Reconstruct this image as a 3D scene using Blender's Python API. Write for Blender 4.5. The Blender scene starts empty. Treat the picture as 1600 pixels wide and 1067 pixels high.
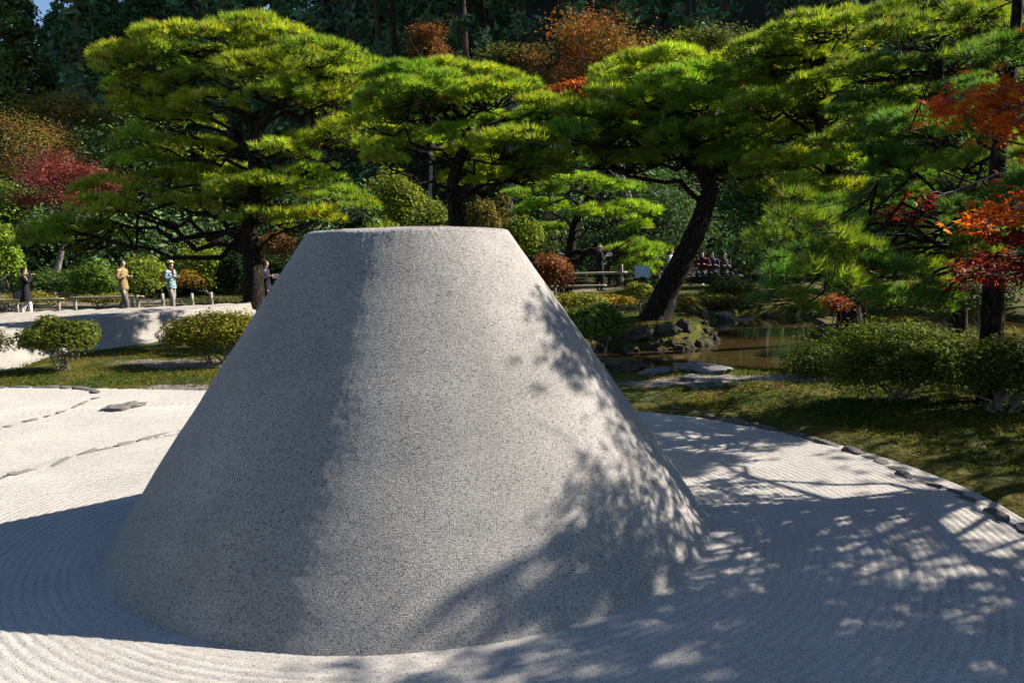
import bpy, bmesh, math, random
import numpy as np
from mathutils import Vector, Matrix, noise as mnoise

random.seed(7)
RNG = np.random.default_rng(7)
SC = bpy.context.scene
COL = SC.collection
R = math.radians

# ------------------------------------------------------------------ camera, sky, sun, exposure
CAM = np.array([0.605, -4.82, 1.60])
PITCH, ROLL, FPX = 0.110, -0.022, 1244.0
cam_data = bpy.data.cameras.new('camera')
cam_data.sensor_width = 36.0
cam_data.lens = 36.0 * FPX / 1600.0
cam_data.clip_start = 0.05
cam_data.clip_end = 1000.0
cam = bpy.data.objects.new('camera', cam_data)
COL.objects.link(cam)
cam.matrix_world = (Matrix.Translation(Vector(CAM)) @ Matrix.Rotation(math.pi / 2 - PITCH, 4, 'X')
                    @ Matrix.Rotation(ROLL, 4, 'Z'))
SC.camera = cam

SUN_AZ, SUN_EL = R(16), R(34)
world = bpy.data.worlds.new('World')
SC.world = world
world.use_nodes = True
wn = world.node_tree
wn.nodes.clear()
sky = wn.nodes.new('ShaderNodeTexSky')
sky.sky_type = 'NISHITA'
sky.sun_disc = False
sky.sun_elevation = SUN_EL
sky.sun_rotation = math.pi / 2 - SUN_AZ
sky.air_density = 0.9
sky.dust_density = 0.1
sky.ozone_density = 2.5
bg = wn.nodes.new('ShaderNodeBackground')
bg.inputs['Strength'].default_value = 0.063
wo = wn.nodes.new('ShaderNodeOutputWorld')
wn.links.new(sky.outputs[0], bg.inputs[0])
wn.links.new(bg.outputs[0], wo.inputs[0])

sd = bpy.data.lights.new('sun', 'SUN')
sd.energy = 5.0
sd.angle = R(0.5)
sd.color = (1.0, 0.92, 0.81)
sun = bpy.data.objects.new('sun', sd)
COL.objects.link(sun)
SDIR = Vector((math.cos(SUN_EL) * math.cos(SUN_AZ), math.cos(SUN_EL) * math.sin(SUN_AZ), math.sin(SUN_EL)))
sun.rotation_euler = SDIR.to_track_quat('Z', 'Y').to_euler()
sun.location = (30, 8, 30)

SC.view_settings.view_transform = 'Standard'
SC.view_settings.look = 'None'
SC.view_settings.exposure = 1.38
SC.view_settings.gamma = 1.0
SC.view_settings.use_curve_mapping = False
SC.cycles.use_denoising = True
SC.cycles.max_bounces = 6
SC.cycles.diffuse_bounces = 3
SC.cycles.glossy_bounces = 2
SC.cycles.transmission_bounces = 3
SC.cycles.transparent_max_bounces = 4

# ------------------------------------------------------------------ helpers
_cp, _sp, _cr, _sr = math.cos(PITCH), math.sin(PITCH), math.cos(ROLL), math.sin(ROLL)


def ray(px, py):
    a, b = px - 800.0, py - 533.5
    u = _cr * a + _sr * b
    v = -_sr * a + _cr * b
    yc = -v / FPX
    return np.array([u / FPX, _cp + yc * _sp, -_sp + yc * _cp])


def at(px, py, d):
    """world point seen at photo pixel (px, py), d metres ahead of the camera"""
    r = ray(px, py)
    return CAM + r * (d / r[1])


def gr(px, py, z=0.0):
    """world point at photo pixel on the level z"""
    r = ray(px, py)
    return CAM + r * ((z - CAM[2]) / r[2])


def nrm(a):
    return a / np.maximum(np.linalg.norm(a, axis=-1, keepdims=True), 1e-9)


def sm(x, a, b):
    t = np.clip((x - a) / (b - a), 0, 1)
    return t * t * (3 - 2 * t)


_g = np.random.default_rng(99)
_OCT = []
for k in range(5):
    fr = 2.0 ** k
    _OCT.append([( *( _g.normal(0, 1, 2) * fr), _g.uniform(0, 6.28)) for _ in range(7)])


def wob(x, y, scale=1.0, octs=4, off=0.0):
    """smooth pseudo noise about -1..1 on arrays"""
    out = 0.0
    for k in range(octs):
        s = 0.0
        for (a, b, p) in _OCT[k]:
            s = s + np.sin((a * x + b * y) / scale + p + off * (k + 1))
        out = out + s / 7 * 1.6 / (1.8 ** k)
    return out * 0.6


def raw_mesh(name, V, F, col=None, smooth=False):
    V = np.ascontiguousarray(V, dtype=np.float32)
    F = np.ascontiguousarray(F, dtype=np.int32)
    me = bpy.data.meshes.new(name)
    m, k = F.shape
    me.vertices.add(len(V))
    me.vertices.foreach_set('co', V.ravel())
    me.loops.add(m * k)
    me.loops.foreach_set('vertex_index', F.ravel())
    me.polygons.add(m)
    me.polygons.foreach_set('loop_start', np.arange(0, m * k, k, dtype=np.int32))
    if smooth:
        me.polygons.foreach_set('use_smooth', np.ones(m, dtype=bool))
    me.update(calc_edges=True)
    if col is not None:
        c = np.ones((len(V), 4), dtype=np.float32)
        c[:, :3] = col
        at_ = me.attributes.new('Col', 'FLOAT_COLOR', 'POINT')
        at_.data.foreach_set('color', c.ravel())
    return me


def link(name, me, mat, parent=None):
    o = bpy.data.objects.new(name, me)
    COL.objects.link(o)
    if mat is not None:
        me.materials.append(mat)
    if parent is not None:
        o.parent = parent
        o.matrix_parent_inverse = Matrix.Translation(-Vector(parent.location))
    return o


def tag(o, label=None, cat=None, group=None, kind=None):
    if label: o['label'] = label
    if cat: o['category'] = cat
    if group: o['group'] = group
    if kind: o['kind'] = kind
    return o


def thing(name, loc, label, cat, group=None):
    o = bpy.data.objects.new(name, None)
    o.empty_display_size = 0.2
    COL.objects.link(o)
    o.location = Vector([float(v) for v in loc])
    return tag(o, label, cat, group)


class MB:
    """collects vertices and faces of one kind (all quads or all tris)"""
    def __init__(s): s.V = []; s.F = []; s.C = []; s.n = 0
    def add(s, V, F, C=None):
        s.V.append(V); s.F.append(F + s.n); s.n += len(V)
        if C is not None: s.C.append(np.broadcast_to(C, (len(V), 3)))
    def build(s, name, mat, parent=None, smooth=False):
        V = np.concatenate(s.V); F = np.concatenate(s.F)
        return link(name, raw_mesh(name, V, F, np.concatenate(s.C) if s.C else None, smooth), mat, parent)


def tube(pts, rad, sides=7, rough=0.0, rng=RNG, closed=True):
    P = np.asarray(pts, float); n = len(P)
    r = np.broadcast_to(np.asarray(rad, float), (n,))
    T = np.gradient(P, axis=0); T = nrm(T)
    ref = np.array([0.31, 0.95, 0.05]) if abs(T[0][2]) > 0.6 else np.array([0.05, 0.1, 1.0])
    A = nrm(np.cross(T, ref)); B = np.cross(T, A)
    an = np.arange(sides) * 2 * math.pi / sides
    ring = np.cos(an)[None, :, None] * A[:, None, :] + np.sin(an)[None, :, None] * B[:, None, :]
    rr = r[:, None] * (1 + rough * rng.normal(0, 1, (n, sides)))
    V = (P[:, None, :] + ring * rr[..., None]).reshape(-1, 3)
    i, j = np.meshgrid(np.arange(n - 1), np.arange(sides), indexing='ij')
    a = i * sides + j; b = i * sides + (j + 1) % sides
    F = np.stack([a, b, b + sides, a + sides], -1).reshape(-1, 4)
    if closed:      # end caps as degenerate-free fans of quads
        m = len(V)
        V = np.vstack([V, P[0] - T[0] * r[0] * .15, P[-1] + T[-1] * r[-1] * .3])
        cap = []
        for k in range(0, sides - 1, 2):
            k1, k2 = k + 1, (k + 2) % sides
            cap.append([m, k2, k1, k]); o = (n - 1) * sides
            cap.append([m + 1, o + k, o + k1, o + k2])
        F = np.vstack([F, np.array(cap)])
    return V, F


def spline(pts, n):
    """Catmull-Rom through points"""
    P = np.asarray(pts, float)
    P = np.vstack([2 * P[0] - P[1], P, 2 * P[-1] - P[-2]])
    m = len(P) - 3
    out = []
    for t in np.linspace(0, m - 1e-6, n):
        k = int(t); f = t - k
        a, b, c, d = P[k:k + 4]
        out.append(.5 * ((2 * b) + (c - a) * f + (2 * a - 5 * b + 4 * c - d) * f * f + (3 * b - a - 3 * c + d) * f ** 3))
    return np.array(out)


def wander(a, b, n, amp, rng, rise=0.0):
    t = np.linspace(0, 1, n)[:, None]
    P = a * (1 - t) + b * t
    L = np.linalg.norm(b - a)
    w = rng.normal(0, 1, (n, 3)) * amp * L
    w[0] = 0; w[-1] = 0
    P = P + w
    P[:, 2] += np.sin(t[:, 0] * math.pi) * rise * L
    return P


# ------------------------------------------------------------------ materials
def mat(name):
    m = bpy.data.materials.new(name); m.use_nodes = True
    nt = m.node_tree; nt.nodes.clear()
    out = nt.nodes.new('ShaderNodeOutputMaterial')
    return m, nt, out


def N(nt, t, **kw):
    n = nt.nodes.new(t)
    for k, v in kw.items():
        if k in n.inputs: n.inputs[k].default_value = v
        else: setattr(n, k, v)
    return n


def ramp(nt, stops, interp='LINEAR'):
    r = nt.nodes.new('ShaderNodeValToRGB'); e = r.color_ramp.elements
    r.color_ramp.interpolation = interp
    while len(e) < len(stops): e.new(0.5)
    for i, (p, c) in enumerate(stops):
        e[i].position = p; e[i].color = (*c, 1)
    return r


def mixc(nt, mode, fac, a, b):
    m = nt.nodes.new('ShaderNodeMix'); m.data_type = 'RGBA'; m.blend_type = mode
    for sock, v in ((m.inputs[0], fac), (m.inputs[6], a), (m.inputs[7], b)):
        if hasattr(v, 'links') or hasattr(v, 'is_linked'): nt.links.new(v, sock)
        elif isinstance(v, (int, float)): sock.default_value = v
        else: sock.default_value = (*v, 1)
    return m.outputs[2]


def grain_mat(name, ca, cb, cdark, bump=0.02, grain=95.0, tone=0.8):
    m, nt, out = mat(name)
    tc = N(nt, 'ShaderNodeTexCoord')
    v = N(nt, 'ShaderNodeTexVoronoi', Scale=grain); nt.links.new(tc.outputs['Object'], v.inputs['Vector'])
    n2 = N(nt, 'ShaderNodeTexNoise', Scale=grain * .9, Detail=2.0, Roughness=.6); nt.links.new(tc.outputs['Object'], n2.inputs['Vector'])
    n3 = N(nt, 'ShaderNodeTexNoise', Scale=1.7, Detail=4.0, Roughness=.6); nt.links.new(tc.outputs['Object'], n3.inputs['Vector'])
    sep = N(nt, 'ShaderNodeSeparateColor'); nt.links.new(v.outputs['Color'], sep.inputs[0])
    rc = ramp(nt, [(0.0, cdark), (0.10, cdark), (0.16, ca), (0.75, cb), (1.0, tuple(min(1, x * 1.25) for x in cb))])
    nt.links.new(sep.outputs[0], rc.inputs[0])
    r3 = ramp(nt, [(0.3, (tone, tone, tone)), (0.7, (1.06, 1.05, 1.03))]); nt.links.new(n3.outputs[0], r3.inputs[0])
    c = mixc(nt, 'MULTIPLY', 1.0, rc.outputs[0], r3.outputs[0])
    b = N(nt, 'ShaderNodeBsdfPrincipled', Roughness=.92)
    b.inputs['Specular IOR Level'].default_value = .2
    nt.links.new(c, b.inputs['Base Color'])
    add = N(nt, 'ShaderNodeMath', operation='SUBTRACT'); nt.links.new(n2.outputs[0], add.inputs[0])
    mul = N(nt, 'ShaderNodeMath', operation='MULTIPLY'); nt.links.new(v.outputs['Distance'], mul.inputs[0]); mul.inputs[1].default_value = .55
    nt.links.new(mul.outputs[0], add.inputs[1])
    bp = N(nt, 'ShaderNodeBump', Strength=1.0, Distance=bump); nt.links.new(add.outputs[0], bp.inputs['Height'])
    nt.links.new(bp.outputs[0], b.inputs['Normal'])
    nt.links.new(b.outputs[0], out.inputs[0])
    return m


def leaf_mat(name, trans=.35, rough=.55, spec=.25, tint=(1.25, 1.15, .55)):
    m, nt, out = mat(name)
    a = N(nt, 'ShaderNodeAttribute', attribute_name='Col')
    n = N(nt, 'ShaderNodeTexNoise', Scale=.9, Detail=3.0)
    tc = N(nt, 'ShaderNodeTexCoord'); nt.links.new(tc.outputs['Object'], n.inputs['Vector'])
    rr = ramp(nt, [(.3, (.82, .86, .85)), (.7, (1.15, 1.1, 1.0))]); nt.links.new(n.outputs[0], rr.inputs[0])
    c = mixc(nt, 'MULTIPLY', 1.0, a.outputs['Color'], rr.outputs[0])
    b = N(nt, 'ShaderNodeBsdfPrincipled', Roughness=rough)
    b.inputs['Specular IOR Level'].default_value = spec
    nt.links.new(c, b.inputs['Base Color'])
    t = N(nt, 'ShaderNodeBsdfTranslucent')
    c2 = mixc(nt, 'MULTIPLY', 1.0, c, tint); nt.links.new(c2, t.inputs[0])
    mx = N(nt, 'ShaderNodeMixShader'); mx.inputs[0].default_value = trans
    nt.links.new(b.outputs[0], mx.inputs[1]); nt.links.new(t.outputs[0], mx.inputs[2])
    nt.links.new(mx.outputs[0], out.inputs[0])
    return m


def noisy_mat(name, ca, cb, scale=6.0, rough=.85, bump=.01, stretch=(1, 1, 1), detail=6.0, spec=.3, cc=None):
    m, nt, out = mat(name)
    tc = N(nt, 'ShaderNodeTexCoord'); mp = N(nt, 'ShaderNodeMapping'); mp.inputs['Scale'].default_value = stretch
    nt.links.new(tc.outputs['Object'], mp.inputs[0])
    n = N(nt, 'ShaderNodeTexNoise', Scale=scale, Detail=detail, Roughness=.65); nt.links.new(mp.outputs[0], n.inputs['Vector'])
    stops = [(.32, ca), (.68, cb)] if cc is None else [(.3, ca), (.52, cb), (.68, cc)]
    r = ramp(nt, stops); nt.links.new(n.outputs[0], r.inputs[0])
    b = N(nt, 'ShaderNodeBsdfPrincipled', Roughness=rough); b.inputs['Specular IOR Level'].default_value = spec
    nt.links.new(r.outputs[0], b.inputs['Base Color'])
    bp = N(nt, 'ShaderNodeBump', Strength=.9, Distance=bump); nt.links.new(n.outputs[0], bp.inputs['Height'])
    nt.links.new(bp.outputs[0], b.inputs['Normal']); nt.links.new(b.outputs[0], out.inputs[0])
    return m


M = {}
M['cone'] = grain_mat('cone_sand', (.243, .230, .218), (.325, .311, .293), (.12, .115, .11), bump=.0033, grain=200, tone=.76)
M['gravel'] = grain_mat('raked_gravel', (.385, .363, .335), (.465, .443, .41), (.20, .188, .172), bump=.005, grain=240, tone=.86)
M['court'] = grain_mat('court_sand', (.40, .375, .34), (.49, .465, .425), (.27, .25, .22), bump=.005, grain=170, tone=.88)
M['platform'] = grain_mat('platform_sand', (.25, .232, .208), (.32, .30, .27), (.14, .128, .115), bump=.005, grain=110, tone=.82)
M['rock'] = noisy_mat('garden_rock', (.022, .022, .022), (.085, .08, .07), 7.0, .9, .05, cc=(.17, .155, .135))
def mossy_rock():
    m, nt, out = mat('mossy_rock')
    tc = N(nt, 'ShaderNodeTexCoord')
    n = N(nt, 'ShaderNodeTexNoise', Scale=4.0, Detail=8.0, Roughness=.7); nt.links.new(tc.outputs['Object'], n.inputs['Vector'])
    v = N(nt, 'ShaderNodeTexVoronoi', Scale=3.0, feature='DISTANCE_TO_EDGE'); nt.links.new(tc.outputs['Object'], v.inputs['Vector'])
    r = ramp(nt, [(.3, (.020, .017, .014)), (.52, (.065, .056, .046)), (.7, (.13, .115, .10))]); nt.links.new(n.outputs[0], r.inputs[0])
    g = N(nt, 'ShaderNodeNewGeometry'); sp = N(nt, 'ShaderNodeSeparateXYZ'); nt.links.new(g.outputs['Normal'], sp.inputs[0])
    ad = N(nt, 'ShaderNodeMath', operation='ADD'); nt.links.new(sp.outputs[2], ad.inputs[0]); nt.links.new(n.outputs[0], ad.inputs[1])
    rm = ramp(nt, [(.56, (0, 0, 0)), (.66, (1, 1, 1))])
    hv = N(nt, 'ShaderNodeMath', operation='MULTIPLY'); nt.links.new(ad.outputs[0], hv.inputs[0]); hv.inputs[1].default_value = .5
    nt.links.new(hv.outputs[0], rm.inputs[0])
    c = mixc(nt, 'MIX', rm.outputs[0], r.outputs[0], (.085, .080, .016))
    b = N(nt, 'ShaderNodeBsdfPrincipled', Roughness=.9); b.inputs['Specular IOR Level'].default_value = .2
    nt.links.new(c, b.inputs['Base Color'])
    bp = N(nt, 'ShaderNodeBump', Strength=1.0, Distance=.12); nt.links.new(n.outputs[0], bp.inputs['Height'])
    nt.links.new(bp.outputs[0], b.inputs['Normal']); nt.links.new(b.outputs[0], out.inputs[0])
    return m


M['rock'] = mossy_rock()
M['slab'] = noisy_mat('slab_stone', (.08, .08, .085), (.20, .195, .19), 9.0, .85, .015)
M['edge'] = noisy_mat('edging_stone', (.04, .037, .036), (.14, .13, .12), 14.0, .9, .02, cc=(.24, .225, .20))
M['edge_pale'] = noisy_mat('pale_edging_stone', (.07, .063, .055), (.20, .185, .165), 11.0, .9, .015, cc=(.32, .30, .27))
M['bark'] = noisy_mat('pine_bark', (.014, .011, .009), (.058, .045, .037), 6.0, .95, .06, (1.8, 1.8, .5), cc=(.13, .10, .085))
M['bark_grey'] = noisy_mat('grey_bark', (.07, .06, .05), (.24, .215, .19), 9.0, .9, .01, (1, 1, .4))
M['bark_cedar'] = noisy_mat('cedar_bark', (.03, .02, .016), (.11, .075, .055), 4.0, .95, .03, (2, 2, .3))
M['needle'] = leaf_mat('pine_needle', .52, .5, .18, (1.5, 1.35, .30))
M['leaf'] = leaf_mat('shrub_leaf', .32, .6, .06, (1.4, 1.25, .35))
M['maple'] = leaf_mat('maple_leaf', .42, .55, .15, (1.15, 1.0, .7))
M['maple_near'] = leaf_mat('near_maple_leaf', .55, .5, .15, (1.3, 1.05, .6))
M['forest'] = leaf_mat('forest_leaf', .22, .7, .05, (1.1, 1.1, .6))
M['wood'] = noisy_mat('weathered_wood', (.17, .145, .115), (.40, .355, .29), 14.0, .8, .006, (.3, .3, 3))
M['bamboo'] = noisy_mat('bamboo_pole', (.20, .165, .11), (.38, .33, .25), 9.0, .6, .003, (1, 1, 1))
M['rope'] = noisy_mat('straw_rope', (.10, .08, .05), (.24, .19, .12), 30.0, .95, .003)
M['twig'] = noisy_mat('bare_wood', (.09, .075, .06), (.26, .23, .20), 14.0, .85, .004)


def bark_mat():
    m, nt, out = mat('pine_bark')
    tc = N(nt, 'ShaderNodeTexCoord'); mp = N(nt, 'ShaderNodeMapping'); mp.inputs['Scale'].default_value = (1.5, 1.5, .55)
    nt.links.new(tc.outputs['Object'], mp.inputs[0])
    n = N(nt, 'ShaderNodeTexNoise', Scale=9.0, Detail=6.0, Roughness=.7); nt.links.new(mp.outputs[0], n.inputs['Vector'])
    mxv = mixc(nt, 'MIX', .22, mp.outputs[0], n.outputs['Color'])
    v = N(nt, 'ShaderNodeTexVoronoi', Scale=11.0, feature='DISTANCE_TO_EDGE'); nt.links.new(mxv, v.inputs['Vector'])
    r = ramp(nt, [(0.0, (.008, .006, .005)), (.10, (.022, .017, .014)), (.3, (.060, .047, .038)), (.6, (.10, .08, .066))]); nt.links.new(v.outputs['Distance'], r.inputs[0])
    r2 = ramp(nt, [(.3, (.6, .6, .6)), (.7, (1.35, 1.25, 1.2))]); nt.links.new(n.outputs[0], r2.inputs[0])
    c = mixc(nt, 'MULTIPLY', 1.0, r.outputs[0], r2.outputs[0])
    b = N(nt, 'ShaderNodeBsdfPrincipled', Roughness=.95); b.inputs['Specular IOR Level'].default_value = .15
    nt.links.new(c, b.inputs['Base Color'])
    ad = N(nt, 'ShaderNodeMath', operation='ADD'); nt.links.new(v.outputs['Distance'], ad.inputs[0]); nt.links.new(n.outputs[0], ad.inputs[1])
    bp = N(nt, 'ShaderNodeBump', Strength=1.0, Distance=.09); nt.links.new(ad.outputs[0], bp.inputs['Height'])
    nt.links.new(bp.outputs[0], b.inputs['Normal']); nt.links.new(b.outputs[0], out.inputs[0])
    return m


M['bark'] = bark_mat()


def ground_mat():
    m, nt, out = mat('moss_and_earth')
    tc = N(nt, 'ShaderNodeTexCoord')
    def nz(s, d=5.0, r=.62):
        n = N(nt, 'ShaderNodeTexNoise', Scale=s, Detail=d, Roughness=r); nt.links.new(tc.outputs['Object'], n.inputs['Vector']); return n.outputs[0]
    a = N(nt, 'ShaderNodeAttribute', attribute_name='Col')      # r: bare earth, g: forest floor
    sep = N(nt, 'ShaderNodeSeparateColor'); nt.links.new(a.outputs['Color'], sep.inputs[0])
    r1 = ramp(nt, [(.28, (.016, .024, .005)), (.44, (.042, .054, .008)), (.56, (.085, .080, .011)), (.70, (.080, .046, .012))])
    nt.links.new(nz(1.5), r1.inputs[0])
    r2 = ramp(nt, [(.25, (.45, .45, .4)), (.75, (1.5, 1.45, 1.2))]); nt.links.new(nz(26, 3.0), r2.inputs[0])
    moss = mixc(nt, 'MULTIPLY', 1.0, r1.outputs[0], r2.outputs[0])
    r3 = ramp(nt, [(.3, (.12, .10, .08)), (.7, (.27, .235, .195))]); nt.links.new(nz(5), r3.inputs[0])
    mm = N(nt, 'ShaderNodeMath', operation='ADD'); nt.links.new(sep.outputs[0], mm.inputs[0])
    n5 = N(nt, 'ShaderNodeMath', operation='MULTIPLY_ADD'); nt.links.new(nz(2.6), n5.inputs[0]); n5.inputs[1].default_value = 1.1; n5.inputs[2].default_value = -.6
    nt.links.new(n5.outputs[0], mm.inputs[1])
    rm = ramp(nt, [(.38, (0, 0, 0)), (.62, (1, 1, 1))]); nt.links.new(mm.outputs[0], rm.inputs[0])
    c = mixc(nt, 'MIX', rm.outputs[0], moss, r3.outputs[0])
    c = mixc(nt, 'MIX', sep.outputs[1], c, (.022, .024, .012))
    b = N(nt, 'ShaderNodeBsdfPrincipled', Roughness=.95); b.inputs['Specular IOR Level'].default_value = .15
    nt.links.new(c, b.inputs['Base Color'])
    bp = N(nt, 'ShaderNodeBump', Strength=1.0, Distance=.06); nt.links.new(nz(16, 5.0), bp.inputs['Height'])
    nt.links.new(bp.outputs[0], b.inputs['Normal']); nt.links.new(b.outputs[0], out.inputs[0])
    return m


M['ground'] = ground_mat()


def water_mat():
    m, nt, out = mat('pond_water')
    tc = N(nt, 'ShaderNodeTexCoord')
    n = N(nt, 'ShaderNodeTexNoise', Scale=5.0, Detail=2.0); nt.links.new(tc.outputs['Object'], n.inputs['Vector'])
    b = N(nt, 'ShaderNodeBsdfPrincipled', Roughness=.03)
    b.inputs['Base Color'].default_value = (.040, .025, .010, 1); b.inputs['IOR'].default_value = 1.33
    b.inputs['Specular IOR Level'].default_value = .55
    bp = N(nt, 'ShaderNodeBump', Strength=.12, Distance=.02); nt.links.new(n.outputs[0], bp.inputs['Height'])
    nt.links.new(bp.outputs[0], b.inputs['Normal']); nt.links.new(b.outputs[0], out.inputs[0])
    return m


M['water'] = water_mat()
_cloth = {}


def cloth(rgb, rgb2=None, kind='plain', scale=30.0):
    key = (rgb, rgb2, kind, scale)
    if key in _cloth: return _cloth[key]
    m, nt, out = mat('cloth_' + kind)
    tc = N(nt, 'ShaderNodeTexCoord')
    b = N(nt, 'ShaderNodeBsdfPrincipled', Roughness=.85); b.inputs['Specular IOR Level'].default_value = .2
    if kind == 'plain':
        n = N(nt, 'ShaderNodeTexNoise', Scale=scale, Detail=3.0); nt.links.new(tc.outputs['Object'], n.inputs['Vector'])
        r = ramp(nt, [(.3, tuple(.75 * c for c in rgb)), (.7, tuple(min(1, 1.15 * c) for c in rgb))]); nt.links.new(n.outputs[0], r.inputs[0])
        nt.links.new(r.outputs[0], b.inputs['Base Color'])
    elif kind == 'stripe':
        w = N(nt, 'ShaderNodeTexWave', Scale=scale); w.bands_direction = 'Z'; nt.links.new(tc.outputs['Object'], w.inputs['Vector'])
        r = ramp(nt, [(.45, rgb), (.55, rgb2)]); nt.links.new(w.outputs[0], r.inputs[0]); nt.links.new(r.outputs[0], b.inputs['Base Color'])
    else:
        k = N(nt, 'ShaderNodeTexChecker', Scale=scale); nt.links.new(tc.outputs['Object'], k.inputs[0])
        k.inputs[1].default_value = (*rgb, 1); k.inputs[2].default_value = (*rgb2, 1)
        nt.links.new(k.outputs[0], b.inputs['Base Color'])
    nt.links.new(b.outputs[0], out.inputs[0])
    _cloth[key] = m
    return m


M['skin'] = noisy_mat('skin', (.42, .26, .19), (.55, .36, .27), 12, .6, .001)

# ------------------------------------------------------------------ terrain, pond, gravel
POND = np.array([(1.0, 6.6), (1.7, 5.75), (2.6, 5.45), (3.6, 5.5), (4.7, 5.2), (6.2, 5.2), (9, 6), (12, 9.5), (12, 14), (9.5, 16),
                 (6.5, 15.7), (5.2, 14.4), (4.75, 12.6), (4.45, 11.0), (4.15, 10.0), (3.4, 9.35), (2.5, 9.45), (1.7, 9.0), (1.0, 8.2)])


def poly_sd(x, y, P):
    """signed distance, positive inside"""
    d = np.full(x.shape, 1e9); ins = np.zeros(x.shape, bool)
    n = len(P)
    for i in range(n):
        ax, ay = P[i]; bx, by = P[(i + 1) % n]
        ex, ey = bx - ax, by - ay
        t = np.clip(((x - ax) * ex + (y - ay) * ey) / (ex * ex + ey * ey), 0, 1)
        d = np.minimum(d, np.hypot(x - ax - t * ex, y - ay - t * ey))
        c = ((ay > y) != (by > y)) & (x < ex * (y - ay) / (ey + 1e-12) + ax)
        ins ^= c
    return np.where(ins, d, -d)


# edge of the moss on the left, outside of which the sand court lies
COURT = np.array([(-1.0, 4.55), (-2.4, 4.75), (-3.2, 4.95), (-4.2, 5.2), (-4.9, 5.35), (-6.1, 5.6), (-7.5, 5.7), (-10, 5.5), (-10, -9),
                  (-1.0, -9)])
COURT = COURT[::-1]


def hill(x, y):
    h = sm(y, 36, 110) * 46 * (0.35 + 0.65 * sm(x, -60, 20)) + 4 * sm(y, 34, 50)
    ridge = sm(x, 22, 105) * sm(y - 0.12 * x, 38, 72) * 78  # unseen ridge on the right, raised to keep sun off the forest
    return h + ridge + wob(x, y, 9.0, 3) * 1.3 * sm(y, 36, 60)


def gz(x, y):
    x = np.asarray(x, float); y = np.asarray(y, float)
    z = 0.028 * wob(x, y, .22, 3) + 0.02 * wob(x, y, .6, 3) + 0.05 * wob(x, y, 2.2, 2)
    r = np.hypot(x, y)
    right = sm(r, 3.6, 4.6) * sm(x, 1.5, 3.5)
    z = z * (0.35 + .65 * sm(r, 3.5, 5)) + right * .05
    mound = np.exp(-((x - 5.0) ** 2 + (y - 2.4) ** 2) / 2.2) * .12
    z = z + mound
    z = z + .25 * np.exp(-((x - 3.0) ** 2 / 2.5 + (y - 11.2) ** 2 / 1.6)) * sm(y, 9, 10.5)
    z = z + .35 * sm(y, 15.0, 19) * sm(x, 2.0, 5.0) * (1 - sm(y, 22, 26))
    p = poly_sd(x, y, POND)
    z = z * (1 - sm(p, -.2, .2)) - .6 * sm(p, -.12, .45)
    z = np.where(r < 3.75, z - .06 * (1 - sm(r, 3.55, 3.75)), z)
    c = poly_sd(x, y, COURT)
    z = z - .07 * sm(c, -.02, .15)
    z = np.where(c > .02, np.minimum(z, -.035), z)
    z = np.where(r < 3.58, np.minimum(z, -.035), z)
    return z + hill(x, y)


def axis(segs):
    out = [np.arange(a, b, s) for a, b, s in segs]
    return np.concatenate(out)


gx = axis([(-150, -40, 5), (-40, -14, 1.2), (-14, -9, .3), (-9, 9, .085), (9, 14, .3), (14, 40, 1.2), (40, 165, 4)])
gy = axis([(-60, -8, 4), (-8, -2, .3), (-2, 7, .085), (7, 16, .12), (16, 28, .4), (28, 60, 1.2), (60, 180, 4)])
XX, YY = np.meshgrid(gx, gy, indexing='ij')
ZZ = gz(XX, YY)
def ell(x, y, cx, cy, rx, ry, a=0.0):
    ca, sa = math.cos(a), math.sin(a); u = (x - cx) * ca + (y - cy) * sa; v = -(x - cx) * sa + (y - cy) * ca
    return np.exp(-((u / rx) ** 2 + (v / ry) ** 2))
earth = np.clip(1.15 * ell(XX, YY, -4.5, 7.5, 1.3, .5, -.2) + ell(XX, YY, -3.0, 5.1, 1.6, .25) + 1.05 * ell(XX, YY, 4.3, 4.2, 1.9, .36, -.1)
                + .7 * ell(XX, YY, 2.4, 4.5, .9, .3) + .6 * sm(YY, 20, 24) * (1 - sm(YY, 28, 33)), 0, 1)
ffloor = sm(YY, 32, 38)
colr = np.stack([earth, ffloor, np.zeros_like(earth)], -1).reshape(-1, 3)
ni, nj = XX.shape
ii, jj = np.meshgrid(np.arange(ni - 1), np.arange(nj - 1), indexing='ij')
a0 = (ii * nj + jj).ravel()
GF = np.stack([a0, a0 + nj, a0 + nj + 1, a0 + 1], -1)
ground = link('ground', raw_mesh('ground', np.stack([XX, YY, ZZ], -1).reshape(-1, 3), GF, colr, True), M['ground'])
tag(ground, 'mossy garden ground rising to a wooded hill', None, None, 'structure')

PW = POND + (POND - POND.mean(0)) * .10
pv = np.concatenate([np.column_stack([PW, np.full(len(PW), -.17)])])
me = bpy.data.meshes.new('pond_water'); me.from_pydata([tuple(v) for v in pv], [], [list(range(len(pv)))]); me.update()
tag(link('pond_water', me, M['water']), 'still dark brown pond water', None, None, 'structure')

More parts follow.
